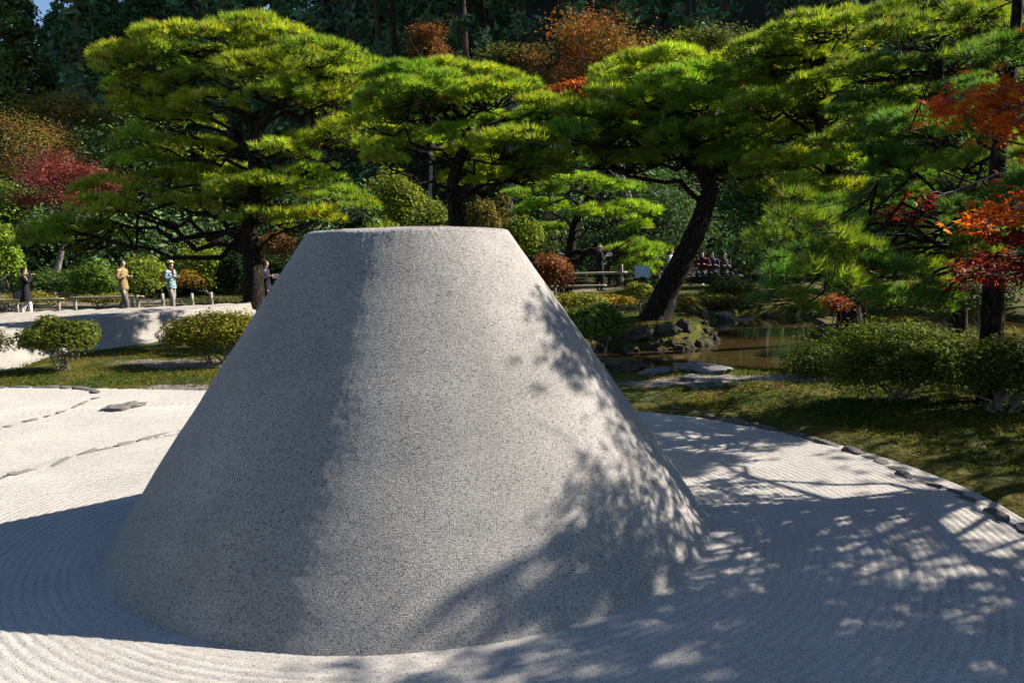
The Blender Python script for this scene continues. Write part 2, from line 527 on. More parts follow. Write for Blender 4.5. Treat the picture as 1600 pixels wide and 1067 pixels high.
# raked gravel disc round the cone (real furrows)
rr = np.arange(1.66, 3.60, .0084); tt = np.arange(0, 480) * 2 * math.pi / 480
RR, TT = np.meshgrid(rr, tt, indexing='ij')
gxx, gyy = RR * np.cos(TT), RR * np.sin(TT)
wv = .012 * wob(gxx, gyy, .5, 3)
amp = .0058 * np.clip(.75 + .6 * wob(gxx, gyy, .35, 3, 2.0), .15, 1.4) * sm(RR, 1.80, 1.95)
zz = .004 + amp * (.45 - np.abs(np.cos((RR + wv) * math.pi / .050)) ** 5) + .010 * wob(gxx, gyy, .6, 3) * sm(RR, 1.8, 2.3) - .012 * sm(RR, 3.4, 3.6)
zz = zz + RNG.normal(0, .0009, zz.shape)
n1, n2 = RR.shape
ii, jj = np.meshgrid(np.arange(n1 - 1), np.arange(n2), indexing='ij')
a0 = (ii * n2 + jj).ravel(); b0 = (ii * n2 + (jj + 1) % n2).ravel()
GF = np.stack([a0, a0 + n2, b0 + n2, b0], -1)
tag(link('gravel_ground', raw_mesh('gravel_ground', np.stack([gxx, gyy, zz], -1).reshape(-1, 3), GF, None, True), M['gravel']),
    'pale gravel raked in rings round the cone', None, None, 'structure')

# sand court on the left, outside the ring, raked in waves
cx = np.arange(-7.8, -1.0, .028); cy = np.arange(-1.5, 5.8, .028)
CX, CY = np.meshgrid(cx, cy, indexing='ij')
rk = np.hypot(CX + 3.7, (CY - 3.9) * 1.5)
ph = np.where(rk < 1.3, rk * 2 * math.pi / .085, 0)
wave = np.sin((CY + .10 * np.sin(CX * 2.1) + .03 * wob(CX, CY, .8, 2)) * 2 * math.pi / .085)
wave = np.where(rk < 1.3, np.sin(ph), wave)
CZ = -.004 + .0080 * wave * (.6 + .4 * wob(CX, CY, .5, 2)) + .01 * wob(CX, CY, .8, 2)
keep_v = (poly_sd(CX, CY, COURT) > 0.0) & (np.hypot(CX, CY) > 3.52)
ni, nj = CX.shape
ii, jj = np.meshgrid(np.arange(ni - 1), np.arange(nj - 1), indexing='ij')
a0 = (ii * nj + jj).ravel()
F = np.stack([a0, a0 + nj, a0 + nj + 1, a0 + 1], -1)
F = F[keep_v.ravel()[F].all(1)]
u, inv = np.unique(F, return_inverse=True)
tag(link('sand_court', raw_mesh('sand_court', np.stack([CX, CY, CZ], -1).reshape(-1, 3)[u], inv.reshape(F.shape), None, True), M['court']),
    'pale raked sand court beyond the stone ring', None, None, 'structure')

# ------------------------------------------------------------------ the sand cone
H, RT, RB = 1.745, .602, 1.790
prof = []
for t in np.linspace(0, 1, 150):
    prof.append((RB + (RT - RB) * t + .004 * math.sin(t * math.pi), -.03 + (H - .018) * t + .03 * t))
for a in np.linspace(.25, 1, 6):
    an = a * R(62)
    prof.append((RT - .028 * (1 - math.cos(an)) * 1.6 - .012 * a, H - .018 + .020 * math.sin(an)))
rl = prof[-1][0]; zl = prof[-1][1]
for t in np.linspace(.1, .985, 14):
    prof.append((rl * (1 - t), zl + .022 * (1 - (1 - t) ** 2)))
prof = np.array(prof)
th = np.concatenate([np.arange(R(-176), R(12), .011), np.arange(R(12), R(184), .032)]) % (2 * math.pi)
ns = len(th)
Rr = prof[:, 0][:, None] * np.ones(ns)[None]; Zz = prof[:, 1][:, None] * np.ones(ns)[None]
lump = .013 * wob(th[None] * 1.7 * np.ones_like(Rr), Zz * 2.0, .5, 3) * sm(th[None], .15, .6) * (1 - sm(th[None], 5.7, 6.15))
Rr = Rr * (1 + lump * .8) + RNG.normal(0, .0005, Rr.shape)
Rr = Rr + .0022 * wob(Rr * np.cos(th) * 1.0, Zz * 1.4 + Rr * np.sin(th), .10, 3) * (1 + 0 * Rr)
Rr = Rr + (.006 * wob(np.cos(th)[None] * 6 + 0 * Rr, np.sin(th)[None] * 6 + 3 * Zz, .5, 4)) * sm(Zz, 1.55, 1.74) * sm(Rr, .3, .55)
Zz = Zz + .006 * wob(Rr * np.cos(th), Rr * np.sin(th), .11, 3) * sm(Zz, 1.6, 1.72)
Zz = Zz + np.where(prof[:, 0][:, None] < RT + .005, RNG.normal(0, .0018, Rr.shape), 0)
CV = np.stack([Rr * np.cos(th), Rr * np.sin(th), Zz], -1).reshape(-1, 3)
n1 = len(prof)
ii, jj = np.meshgrid(np.arange(n1 - 1), np.arange(ns), indexing='ij')
a0 = (ii * ns + jj).ravel(); b0 = (ii * ns + (jj + 1) % ns).ravel()
CF = np.stack([a0, b0, b0 + ns, a0 + ns], -1)
cone = link('sand_cone', raw_mesh('sand_cone', CV, CF, None, True), M['cone'])
tag(cone, 'tall flat-topped cone of packed grey sand standing in raked gravel', 'sand cone')


# ------------------------------------------------------------------ rocks and stones
def rock_mesh(seed, sx, sy, sz, sub=3, rough=.35, flat=None, freq=1.4):
    bm = bmesh.new(); bmesh.ops.create_icosphere(bm, subdivisions=sub, radius=1.0)
    off = Vector((seed * 3.17, seed * 1.31, seed * 7.7))
    for v in bm.verts:
        p = v.co.copy()
        d = 1 + rough * mnoise.noise(p * freq + off) + rough * .45 * mnoise.noise(p * freq * 2.7 + off) + rough * .2 * mnoise.noise(p * 7 + off)
        cell = mnoise.cell(p * 1.6 + off) * .08
        p *= d + cell * rough
        # squarish block rather than a ball
        m = max(abs(p.x), abs(p.y), abs(p.z)); p = p * (.62 + .38 * p.length / max(m * 1.35, .4))
        if flat is not None: p.z = min(p.z, flat + .05 * mnoise.noise(p * 2 + off))
        v.co = (p.x * sx, p.y * sy, p.z * sz)
    me = bpy.data.meshes.new('rock'); bm.to_mesh(me); bm.free()
    for p in me.polygons: p.use_smooth = True
    me.update()
    return me


def edging(name, label, pts, rng, w=(.16, .34), dep=.085, hgt=.075, gap=.02, mt='edge'):
    """a row of low stones along a path of points"""
    P = spline(pts, 200)
    s = np.concatenate([[0], np.cumsum(np.linalg.norm(np.diff(P, axis=0), axis=1))])
    e = thing(name, P[0], label, 'stone edging')
    meshes = []
    for k in range(7):
        m = rock_mesh(40 + k + len(name), 1, 1, 1, 2, .4); m.materials.append(M[mt]); meshes.append(m)
    x = 0.0
    while x < s[-1]:
        L = rng.uniform(*w)
        c = np.array([np.interp(x + L / 2, s, P[:, k]) for k in range(3)])
        c2 = np.array([np.interp(min(x + L, s[-1]), s, P[:, k]) for k in range(3)])
        o = bpy.data.objects.new('stone', meshes[rng.integers(7)])
        COL.objects.link(o); o.parent = e
        d = c2 - c
        h = hgt * rng.uniform(.7, 1.25)
        o.location = Vector(c - P[0]) + Vector((rng.normal(0, .014), rng.normal(0, .014), h * rng.uniform(-.25, .25)))
        o.rotation_euler = (rng.normal(0, .1), rng.normal(0, .08), math.atan2(d[1], d[0]) + rng.normal(0, .14))
        o.scale = (L / 2 * 1.0, dep * rng.uniform(.75, 1.3), h)
        x += L + gap * rng.uniform(.3, 1.8) if gap > 0 else L + gap
    return e


rg = np.random.default_rng(3)
ring = lambda a0, a1, r=3.60: [(r * math.cos(R(a)), r * math.sin(R(a)), 0.0) for a in np.linspace(a0, a1, 9)]
redge = [gr(1600, 827), gr(1520, 784), gr(1430, 748), gr(1350, 712), gr(1250, 682), gr(1110, 651), gr(1000, 631), (1.1, 3.78, 0), (0.2, 3.8, 0)]
redge = [np.array([3.25, -1.7, 0]), np.array([3.42, -1.0, 0])] + [np.array(p) for p in redge]
edging('stone_edging', 'curved row of dark flat stones between raked gravel and moss', redge, rg, (.10, .30), .05, .027, -.008)
ledge = [np.array([-3.1, -1.7, 0]), np.array([-3.4, -.4, 0]), gr(0, 750), gr(70, 730), gr(120, 712), gr(200, 692), gr(275, 675), np.array([-1.9, 3.05, 0]), np.array([-1.0, 3.5, 0])]
edging('stone_edging', 'row of pale stones between the cone gravel and the outer sand court', ledge, rg, (.14, .40), .036, .016, -.01, 'edge_pale')
m1 = [gr(-160, 735), gr(0, 670), gr(60, 653), gr(110, 638), gr(150, 620)]
edging('stone_edging', 'sparse line of half-buried stones crossing the sunlit sand court', m1, rg, (.12, .30), .026, .010, .05, 'edge_pale')
m2 = [gr(155, 614), gr(130, 607), gr(80, 605), gr(0, 605), gr(-120, 606)]
edging('stone_edging', 'low stone border where the sand court meets mossy bank', m2, rg, (.15, .4), .05, .024, -.01)

ROCKS = [  # name, label, pixel x, y of base, depth or None, sizes, seed, material, flat
    ('rock', 'lone flat brown rock lying in the sunlit sand court', gr(194, 636), (.27, .17, .11), 1, 'edge', .55),
    ('rock', 'rounded grey boulder on the near pond shore beside the cone', at(975, 574, 10.4), (.24, .2, .16), 2, 'rock', None),
    ('stepping_stone', 'pale low slab left of the larger slab at the pond edge', gr(1025, 588), (.26, .16, .06), 3, 'slab', .6),
    ('stepping_stone', 'wide flat grey slab along the near pond edge', gr(1100, 588), (.46, .2, .07), 4, 'slab', .6),
    ('stepping_stone', 'raised flat stepping stone alone on the moss near the gravel', gr(1102, 614), (.20, .16, .10), 5, 'slab', .55),
    ('stepping_stone', 'faint flat stone sunk in moss behind the raised stepping stone', gr(1080, 600), (.16, .11, .03), 6, 'slab', .5),
    ('stepping_stone', 'small sunken stone in the earth patch by the azaleas', gr(1215, 608), (.16, .1, .03), 7, 'slab', .5),
    ('rock', 'weathered stone block standing at the far end of the rail fence', at(4, 462, 28.5), (.34, .3, .5), 8, 'slab', .8),
    ('rock', 'mossy craggy boulder at the tip of the pine peninsula', at(1040, 533, 14.6), (.26, .22, .16), 9, 'rock', None),
    ('rock', 'dark boulder in the middle of the peninsula shore', at(1000, 535, 14.4), (.24, .2, .15), 10, 'rock', None),
    ('rock', 'small brown rock at the water beside the round shrub', at(985, 545, 14.0), (.18, .15, .11), 11, 'rock', None),
    ('rock', 'pointed rock at the outer corner of the peninsula', at(1068, 530, 14.9), (.15, .16, .14), 12, 'rock', None),
    ('rock', 'grey shore rock right of the leaning pine foot', at(1090, 492, 19.2), (.34, .25, .15), 13, 'rock', None),
    ('rock', 'low arched shore stone on the far pond bank', at(1130, 492, 19.8), (.22, .2, .14), 14, 'slab', None),
    ('rock', 'long low shore stone on the far pond bank', at(1160, 494, 19.8), (.36, .2, .09), 15, 'slab', .6),
    ('rock', 'dark rock behind the far pond bank stones', at(1075, 484, 20.4), (.4, .3, .25), 16, 'rock', None),
    ('rock', 'grey rock half hidden at the foot of the moss bank', at(1030, 487, 20.2), (.3, .3, .2), 17, 'rock', None),
    ('rock', 'big shadowed rock on the far right pond bank', at(1300, 478, 15.5), (.5, .4, .3), 18, 'rock', None),
    ('rock', 'second shadowed rock under the reddish bank shrub', at(1370, 492, 14.0), (.4, .35, .25), 19, 'rock', None),
]
for nm, lab, p, s, sd_, mt, fl in ROCKS:
    me = rock_mesh(sd_, *s, sub=4, rough=.45, flat=fl, freq=1.5)
    o = link(nm, me, M[mt]); o.location = Vector([float(v) for v in p]); o.location.z = max(float(gz(p[0], p[1])), -.22) + s[2] * (.45 if fl is None else .3)
    o.rotation_euler[2] = sd_ * 1.3
    tag(o, lab, 'rock' if nm == 'rock' else 'stepping stone')


def shore(name, label, ids, step, size, seed):
    rng = np.random.default_rng(seed)
    P = np.column_stack([POND[ids], np.full(len(ids), -.14)])
    Q = spline(P, 120); L_ = np.concatenate([[0], np.cumsum(np.linalg.norm(np.diff(Q, axis=0), axis=1))])
    e = thing(name, Q[0], label, 'rock edging')
    ms = []
    for k in range(6):
        m = rock_mesh(70 + k + seed, 1, 1, 1, 3, .6, None, 1.7); m.materials.append(M['rock']); ms.append(m)
    x = 0.0
    while x < L_[-1]:
        c = np.array([np.interp(x, L_, Q[:, k]) for k in range(3)])
        for tier in range(2):
            sz = size * rng.uniform(.5, 1.35) * (1 if tier == 0 else .8)
            o = bpy.data.objects.new('stone', ms[rng.integers(6)]); COL.objects.link(o); o.parent = e
            o.location = Vector(c - Q[0]) + Vector((rng.normal(0, .07), rng.normal(0, .07) + tier * .22, tier * size * .7 - .06))
            o.rotation_euler = (rng.normal(0, .3), rng.normal(0, .3), rng.uniform(0, 6.28))
            o.scale = (sz, sz * rng.uniform(.7, 1), sz * rng.uniform(.6, .95))
        x += step * rng.uniform(.7, 1.3)


shore('rock_edging', 'craggy brown rocks walling the pine peninsula at the water', [11, 12, 13, 14, 15, 16, 17, 18], .20, .19, 1)
shore('rock_edging', 'low dark rocks lining the far pond shore', [8, 9, 10, 11], .5, .16, 2)

# ------------------------------------------------------------------ foliage builders
def needles(P, A, L, W, n, spread, col, rng, mb):
    """n thin needles from each tuft point P along axis A"""
    t = len(P)
    d = nrm(A[:, None, :] + spread * rng.normal(0, 1, (t, n, 3)))
    base = P[:, None, :] + d * 0.01
    ln = L * rng.uniform(.7, 1.15, (t, n, 1))
    side = nrm(np.cross(d, rng.normal(0, 1, (t, n, 3)))) * W * .5
    tip = base + d * ln
    V = np.stack([base - side, base + side, tip], 2).reshape(-1, 3)
    F = np.arange(len(V)).reshape(-1, 3)
    c = np.broadcast_to(col[:, None, None, :], (t, n, 3, 3)).reshape(-1, 3)
    mb.add(V, F, c)


def leaves(P, Nn, size, col, rng, mb, asp=.5, jit=.6):
    """one diamond leaf (quad) at each point with normal about Nn"""
    n = len(P)
    nn = nrm(Nn + jit * rng.normal(0, 1, (n, 3)))
    a = nrm(np.cross(nn, rng.normal(0, 1, (n, 3)))); b = np.cross(nn, a)
    s = np.broadcast_to(np.asarray(size, float), (n,))[:, None] * rng.uniform(.7, 1.3, (n, 1))
    V = np.stack([P - a * s, P + b * s * asp + nn * s * .12, P + a * s, P - b * s * asp + nn * s * .12], 1).reshape(-1, 3)
    F = np.arange(4 * n).reshape(-1, 4)
    mb.add(V, F, np.repeat(col, 4, 0))


def vary(base, n, rng, dv=.22, dh=.10):
    """n colours round a base colour"""
    c = np.asarray(base, float)[None] * np.exp(rng.normal(0, dv, (n, 1)))
    return np.clip(c * np.exp(rng.normal(0, dh, (n, 3))), .003, .95)


PINE_COLS = [np.array(c) for c in ((.085, .135, .022), (.062, .115, .022), (.11, .145, .020))]
TRI = [0]


def pine(label, trunk, r0, r1, pads, seed, cols=None, dens=70, L=.17, W=.011, n=12, depth_back=.45, cat='pine tree', clump=.34, twigr=.012, bark='bark', brown=.035, limb=.42, low=5):
    rng = np.random.default_rng(seed)
    cols = PINE_COLS if cols is None else [np.array(c) for c in cols]
    T = spline(trunk, 26)
    root = thing('pine_tree', T[0], label, cat, 'sculpted garden pines')
    k = np.linspace(0, 1, len(T))
    rad = r0 * (1 - k) ** .8 * 1.0 + r1 * k
    rad = rad * (1 + .55 * np.exp(-k * 14))
    V, F = tube(spline(trunk, 60), np.interp(np.linspace(0, 1, 60), k, rad), 18, .045, rng)
    mb = MB(); mb.add(V, F); mb.build('trunk', M[bark], root, True)
    crown = MB()
    full = list(pads)
    for p in pads:
        if rng.random() < depth_back:
            c = p[0] + np.array([rng.normal(0, .35), rng.uniform(.8, 2.0), rng.normal(.05, .15)])
            full.append((c, p[1] * .95, p[2] * .95, p[3]))
    for (c, rx, ry, rz) in full:
        # limb from the trunk to under the pad
        zt = c[2] - .32 * np.hypot(*(c - T[np.argmin(np.abs(T[:, 2] - c[2]))])[:2]) - rz * .4
        i = int(np.argmin(np.abs(T[:, 2] - zt)))
        i = min(max(i, low) + int(rng.integers(0, 3)), len(T) - 2)
        end = c - np.array([0, 0, rz * .55])
        lp = wander(T[i], end, 9, .05, rng, .07)
        r_l = min(rad[i] * limb, .012 + .019 * np.linalg.norm(end - T[i]))
        b = MB()
        V, F = tube(lp, np.linspace(r_l, min(.014, r_l * .4), 9), 6, .08, rng, False); b.add(V, F)
        area = math.pi * rx * ry
        ncl = max(4, int(area / (clump * clump) * .95))
        # sub-clumps over the dome
        u = rng.uniform(0, 2 * math.pi, ncl); q = np.sqrt(rng.uniform(0, 1, ncl))
        cz = np.sqrt(np.maximum(0, 1 - q ** 2))
        sc = np.stack([c[0] + rx * q * np.cos(u), c[1] + ry * q * np.sin(u), c[2] + rz * (cz * 1.05 - .45) + rng.normal(0, .05, ncl)], -1)
        for s_ in sc:
            t0 = lp[rng.integers(5, 9)]
            V, F = tube(wander(t0, s_ - np.array([0, 0, .06]), 5, .06, rng, -.05), np.linspace(twigr, .004, 5), 4, 0, rng, False); b.add(V, F)
        b.build('branch', M[bark], root, True)
        nt = max(6, int(dens * clump * clump * 1.25))
        pc = cols[rng.integers(len(cols))]
        for s_ in sc:
            m_ = int(nt * rng.uniform(.7, 1.3))
            uu = rng.uniform(0, 2 * math.pi, m_); qq = np.sqrt(rng.uniform(0, 1, m_)); zz_ = np.sqrt(np.maximum(0, 1 - qq ** 2))
            cr_ = clump * rng.uniform(.55, .85)
            lo = rng.uniform(-.35, 0, m_)
            Pp = np.stack([s_[0] + cr_ * qq * np.cos(uu), s_[1] + cr_ * qq * np.sin(uu), s_[2] + cr_ * .42 * (zz_ + lo)], -1)
            A = np.stack([.75 * qq * np.cos(uu), .75 * qq * np.sin(uu), .45 + .75 * zz_ + .0 * uu], -1)
            A = nrm(A + .22 * rng.normal(0, 1, A.shape) + .35 * nrm(s_ - c) * np.array([1, 1, .3]))
            cc = vary(pc * math.exp(rng.normal(0, .14)), m_, rng, .18, .07)
            br = rng.random(m_) < brown
            cc[br] = vary((.16, .085, .03), int(br.sum()), rng, .2, .1)
            needles(Pp, A, L, W, n, .42, cc, rng, crown)
    TRI[0] += sum(len(f) for f in crown.F)
    crown.build('crown', M['needle'], root)
    return root


def pads_px(lst, d, rng, thick=1.0, dj=1.2, sq=.8, k=1.0):
    """pads given as photo pixels (x, y, half width, half height), each at its own depth around d"""
    out = []
    for e in lst:
        x, y, hw, hh = e[:4]
        dd = d + (e[4] if len(e) > 4 else rng.uniform(-dj, dj))
        c = at(x, y, dd)
        rx = hw / FPX * dd * 1.15 * k
        out.append((c, rx, rx * sq, max(.10, hh / FPX * dd * thick * 1.4)))
    return out


def shrub(name, label, c, rx, ry, rz, col, n, size, seed, cat='shrub', group=None, stems=5, stem_h=.0, mat_='leaf', lumps=14, asp=.5, fill=.3, stemmat='twig', flat=False, base=None, dv=.28):
    """a shrub: bare stems under a lumpy dome of small leaves"""
    rng = np.random.default_rng(seed)
    c = np.asarray(c, float)
    gzv = float(gz(c[0], c[1])) if base is None else base
    root = thing(name, (c[0], c[1], gzv), label, cat, group)
    # lumps
    lc = []
    for k in range(lumps):
        u = rng.uniform(0, 2 * math.pi); q = math.sqrt(rng.uniform(0, .8)); zc = math.sqrt(max(0, 1 - q * q)) * rng.uniform(.2, .8) - rng.uniform(0, .35)
        lc.append((c + np.array([rx * .72 * q * math.cos(u), ry * .72 * q * math.sin(u), rz * zc * .8]), rng.uniform(.30, .5)))
    P = []; Nn = []; C = []
    per = n // lumps
    for (lp, s) in lc:
        d = nrm(rng.normal(0, 1, (per, 3)))
        d[:, 2] = np.where(d[:, 2] < -.35, -d[:, 2], d[:, 2])
        rr_ = rng.uniform(0, 1, (per, 1)); rad = np.where(rr_ < fill, rng.uniform(.4, 1, (per, 1)), rng.uniform(.86, 1.06, (per, 1)))
        rad = rad * (1 + .10 * np.sin(d[:, :1] * 9 + lp[0] * 7) + .08 * np.sin(d[:, 1:2] * 11 + lp[1] * 5))
        P.append(lp + d * rad * np.array([rx * s * 1.25, ry * s * 1.25, rz * s * 1.15])); Nn.append(d + np.array([0, 0, .5]))
        C.append(vary(np.asarray(col) * math.exp(rng.normal(0, .12)), per, rng, dv, .12))
    mb = MB()
    leaves(np.concatenate(P), np.concatenate(Nn), size, np.concatenate(C), rng, mb, asp)
    TRI[0] += 2 * mb.n // 4
    mb.build('crown', M[mat_], root)
    for k in range(stems):
        lp = lc[rng.integers(len(lc))][0]
        b0 = np.array([c[0] + rng.normal(0, rx * .12), c[1] + rng.normal(0, ry * .12), gzv - .03])
        V, F = tube(wander(b0, lp, 8, .07, rng, .02), np.linspace(.018, .007, 8) * (.5 + rx * .6), 6, .05, rng, False)
        m2 = MB(); m2.add(V, F); m2.build('stem', M[stemmat], root, True)
    return root


def broad_tree(name, label, base, top_c, rx, ry, rz, col, n, size, seed, cat='tree', group=None, mat_='maple', layers=16, trunk_r=.09, bark='bark_grey', flatn=.5, dv=.3, col2=None, asp=.5, lean=None, droop=0.0):
    """trunk, limbs and layered sprays of leaves"""
    rng = np.random.default_rng(seed)
    base = np.asarray(base, float); top_c = np.asarray(top_c, float)
    root = thing(name, base, label, cat, group)
    fork = base + (top_c - base) * .5 - np.array([0, 0, rz * .25])
    if fork[2] < base[2] + .3: fork[2] = base[2] + .3
    V, F = tube(spline([base - np.array([0, 0, .1]), base * .5 + fork * .5 + np.array([rng.normal(0, .08), rng.normal(0, .08), 0]), fork, fork * .4 + top_c * .6], 14), np.linspace(trunk_r * 1.25, trunk_r * .45, 14), 9, .05, rng, False)
    mb = MB(); mb.add(V, F); mb.build('trunk', M[bark], root, True)
    P = []; Nn = []; C = []
    per = n // layers
    bm_ = MB()
    for k in range(layers):
        d = nrm(rng.normal(0, 1, 3)); q = rng.uniform(.35, 1.0)
        lc = top_c + d * q * np.array([rx, ry, rz])
        V, F = tube(wander(fork + (top_c - fork) * rng.uniform(0, .5), lc, 7, .06, rng, .04), np.linspace(trunk_r * .4, trunk_r * .07, 7), 5, .04, rng, False); bm_.add(V, F)
        s = rng.uniform(.26, .5)
        g = rng.normal(0, 1, (per, 3)) * np.array([rx * s * .62, ry * s * .62, rz * s * .42])
        g[:, 2] -= droop * (g[:, 0] ** 2 + g[:, 1] ** 2) / max(rx * s, .1)
        P.append(lc + g); Nn.append(np.tile(np.array([0, 0, 1.0]), (per, 1)) + .3 * d)
        bc = np.asarray(col) if (col2 is None or rng.random() < .6) else np.asarray(col2)
        C.append(vary(bc * math.exp(rng.normal(0, .15)), per, rng, dv, .12))
    bm_.build('branch', M[bark], root, True)
    mb = MB(); leaves(np.concatenate(P), np.concatenate(Nn), size, np.concatenate(C), rng, mb, asp, flatn)
    TRI[0] += 2 * mb.n // 4
    mb.build('crown', M[mat_], root)
    return root


def cedar_arrays(base, h, r, n, size, col, rng, mbl, mbt, taper=.8):
    """conical evergreen: leaf sprays hung on tiers"""
    base = np.asarray(base, float)
    V, F = tube(np.stack([base + np.array([0, 0, -1]), base + np.array([.05, 0, h * .5]), base + np.array([0, 0, h * .97])]), [r * .11, r * .07, .03], 7, .03, rng, False)
    mbt.add(V, F)
    nb = n // 26
    t = rng.uniform(.10, 1, nb) ** .85
    an = rng.uniform(0, 2 * math.pi, nb)
    prof_ = r * (1 - t) ** taper * (1 + .25 * np.sin(t * 37 + an * 2)) + .12
    q = rng.uniform(.55, 1.0, nb)
    bc = base + np.stack([prof_ * q * np.cos(an), prof_ * q * np.sin(an), t * h - prof_ * q * .28], -1)
    out = np.stack([np.cos(an), np.sin(an), np.full(nb, .25)], -1)
    cs = vary(col, nb, rng, .26, .08)
    g = rng.normal(0, 1, (nb, 26, 3)) * np.array([.34, .34, .26]) * (.35 + .65 * (1 - t))[:, None, None] * max(r * .42, .5)
    P = (bc[:, None, :] + g).reshape(-1, 3)
    Nn = np.repeat(out, 26, 0) + np.array([0, 0, .5])
    leaves(P, Nn, size, np.clip(np.repeat(cs, 26, 0) * np.exp(rng.normal(0, .15, (nb * 26, 1))), .002, 1), rng, mbl, .42, .7)
    TRI[0] += nb * 52


def cedar(name, label, base, h, r, n, size, col, seed, group=None, cat='cedar tree', taper=.8):
    rng = np.random.default_rng(seed)
    root = thing(name, base, label, cat, group)
    a, b = MB(), MB()
    cedar_arrays(base, h, r, n, size, col, rng, a, b, taper)
    b.build('trunk', M['bark_cedar'], root, True); a.build('crown', M['forest'], root)
    return root


# ------------------------------------------------------------------ garden pines
rp = np.random.default_rng(11)
A_PADS = [(300, 66, 75, 24), (385, 60, 75, 22), (440, 74, 60, 20), (208, 102, 50, 26), (265, 92, 50, 20), (322, 100, 58, 18), (492, 90, 58, 20), (404, 114, 55, 22), (552, 120, 46, 30),
          (490, 122, 55, 24), (304, 137, 45, 16), (222, 138, 52, 20), (228, 168, 55, 20), (335, 166, 48, 13), (448, 148, 45, 16), (530, 156, 52, 18), (282, 196, 55, 16), (228, 228, 48, 20),
          (306, 240, 60, 18), (558, 210, 55, 26), (500, 228, 48, 20), (432, 243, 46, 16), (228, 264, 48, 20), (182, 300, 48, 20), (150, 335, 52, 20), (112, 364, 62, 18), (60, 388, 48, 16),
          (258, 292, 46, 18), (325, 286, 58, 20), (405, 300, 66, 22), (480, 282, 52, 18), (525, 318, 46, 20), (472, 345, 52, 18), (352, 322, 48, 16), (590, 235, 30, 20), (400, 345, 40, 14), (285, 330, 45, 16)]
tA = [at(397, 500, 21), at(396, 430, 21), at(390, 350, 21), at(400, 285, 21), at(398, 225, 21), at(420, 175, 21), at(455, 150, 21.2), at(440, 100, 21)]
tA[0][2] = -.1
pine('large spreading pine with thick trunk rising behind the sand platform', tA, .255, .05, pads_px(A_PADS, 21, rp), 21, cols=((.225, .315, .048), (.18, .285, .048), (.265, .335, .048)), dens=120, L=.20, W=.020, n=10, depth_back=.3)
B_PADS = [(650, 128, 55, 18), (715, 126, 60, 18), (790, 138, 34, 16), (640, 150, 50, 18), (760, 157, 56, 20), (858, 172, 38, 18), (602, 176, 38, 18), (672, 182, 52, 16), (815, 194, 46, 16), (702, 216, 34, 12),
          (796, 232, 62, 18), (848, 256, 38, 16), (718, 256, 42, 14), (836, 276, 40, 14), (628, 222, 34, 14), (610, 262, 30, 14), (575, 190, 24, 14), (750, 280, 40, 12), (690, 160, 50, 14)]
tB = [at(712, 430, 16.3), at(711, 340, 16.3), at(708, 285, 16.3), at(722, 240, 16.3), at(735, 205, 16.3), at(712, 170, 16.3), at(705, 140, 16.3)]
tB[0][2] = -.1
pine('upright pine with a domed crown standing right behind the cone top', tB, .155, .035, pads_px(B_PADS, 16.3, rp, dj=1.0, k=1.16), 22, cols=((.19, .32, .05), (.155, .285, .05), (.24, .335, .048)), L=.15, W=.015, dens=290, n=10, clump=.26)
C_PADS = [(905, 292, 46, 14), (962, 302, 36, 14), (985, 335, 36, 18), (1000, 366, 26, 14), (932, 342, 42, 14), (850, 332, 38, 14), (832, 302, 36, 12), (1000, 396, 34, 11), (862, 366, 34, 12), (1002, 411, 22, 9), (988, 425, 28, 10)]
tC = [at(882, 440, 30), at(890, 400, 30), at(900, 345, 30), at(918, 310, 30), at(915, 290, 30)]
tC[0][2] = -.1
pine('small low pine with curving trunk beside the man in black', tC, .21, .05, pads_px(C_PADS, 30, rp, dj=.9), 23, cols=((.19, .315, .05), (.15, .27, .05)), L=.24, W=.027, dens=100, n=10, clump=.42, depth_back=.2)
D_PADS = [(1040, 102, 55, 14), (995, 118, 46, 16), (1068, 128, 48, 18), (1112, 127, 36, 20), (958, 150, 38, 16), (1030, 158, 44, 16), (1108, 166, 42, 18), (920, 182, 46, 18), (980, 196, 46, 16), (945, 219, 46, 16),
          (1015, 226, 55, 16), (1075, 218, 46, 16), (1140, 212, 46, 18), (1160, 242, 38, 16), (922, 251, 42, 16), (980, 259, 42, 14), (1060, 250, 46, 14), (1180, 272, 36, 14), (1128, 262, 36, 12), (1190, 200, 30, 14), (900, 215, 36, 16)]
tD = [at(1022, 508, 15.8), at(1042, 455, 15.8), at(1072, 395, 15.8), at(1096, 340, 15.9), at(1108, 292, 16), at(1088, 255, 16), at(1068, 200, 16), at(1050, 140, 16)]
pine('stout leaning pine growing from the rocky peninsula by the pond', tD, .245, .05, pads_px(D_PADS, 16.2, rp, dj=1.0, k=1.18), 24, cols=((.185, .32, .05), (.15, .28, .05), (.23, .335, .048)), L=.165, W=.015, dens=270, clump=.28, n=10)
E_PADS = [(1280, 48, 52, 14), (1330, 44, 34, 14), (1195, 78, 32, 14), (1240, 70, 46, 16), (1310, 74, 44, 16), (1196, 107, 40, 16), (1250, 106, 46, 16), (1325, 107, 40, 16), (1178, 138, 34, 16), (1232, 143, 42, 16),
          (1290, 141, 42, 16), (1340, 141, 32, 14), (1182, 167, 36, 14), (1234, 174, 38, 14), (1325, 174, 38, 14), (1215, 213, 42, 14), (1262, 226, 38, 14), (1325, 226, 42, 14), (1226, 256, 36, 12), (1290, 263, 42, 14), (1340, 264, 36, 14), (1250, 292, 36, 12), (1312, 302, 40, 12), (1200, 310, 34, 10)]
tE = [at(1330, 470, 14.6), at(1322, 400, 14.6), at(1308, 330, 14.6), at(1302, 270, 14.6), at(1285, 210, 14.6), at(1275, 150, 14.6), at(1280, 90, 14.6)]
tE[0][2] = -.1
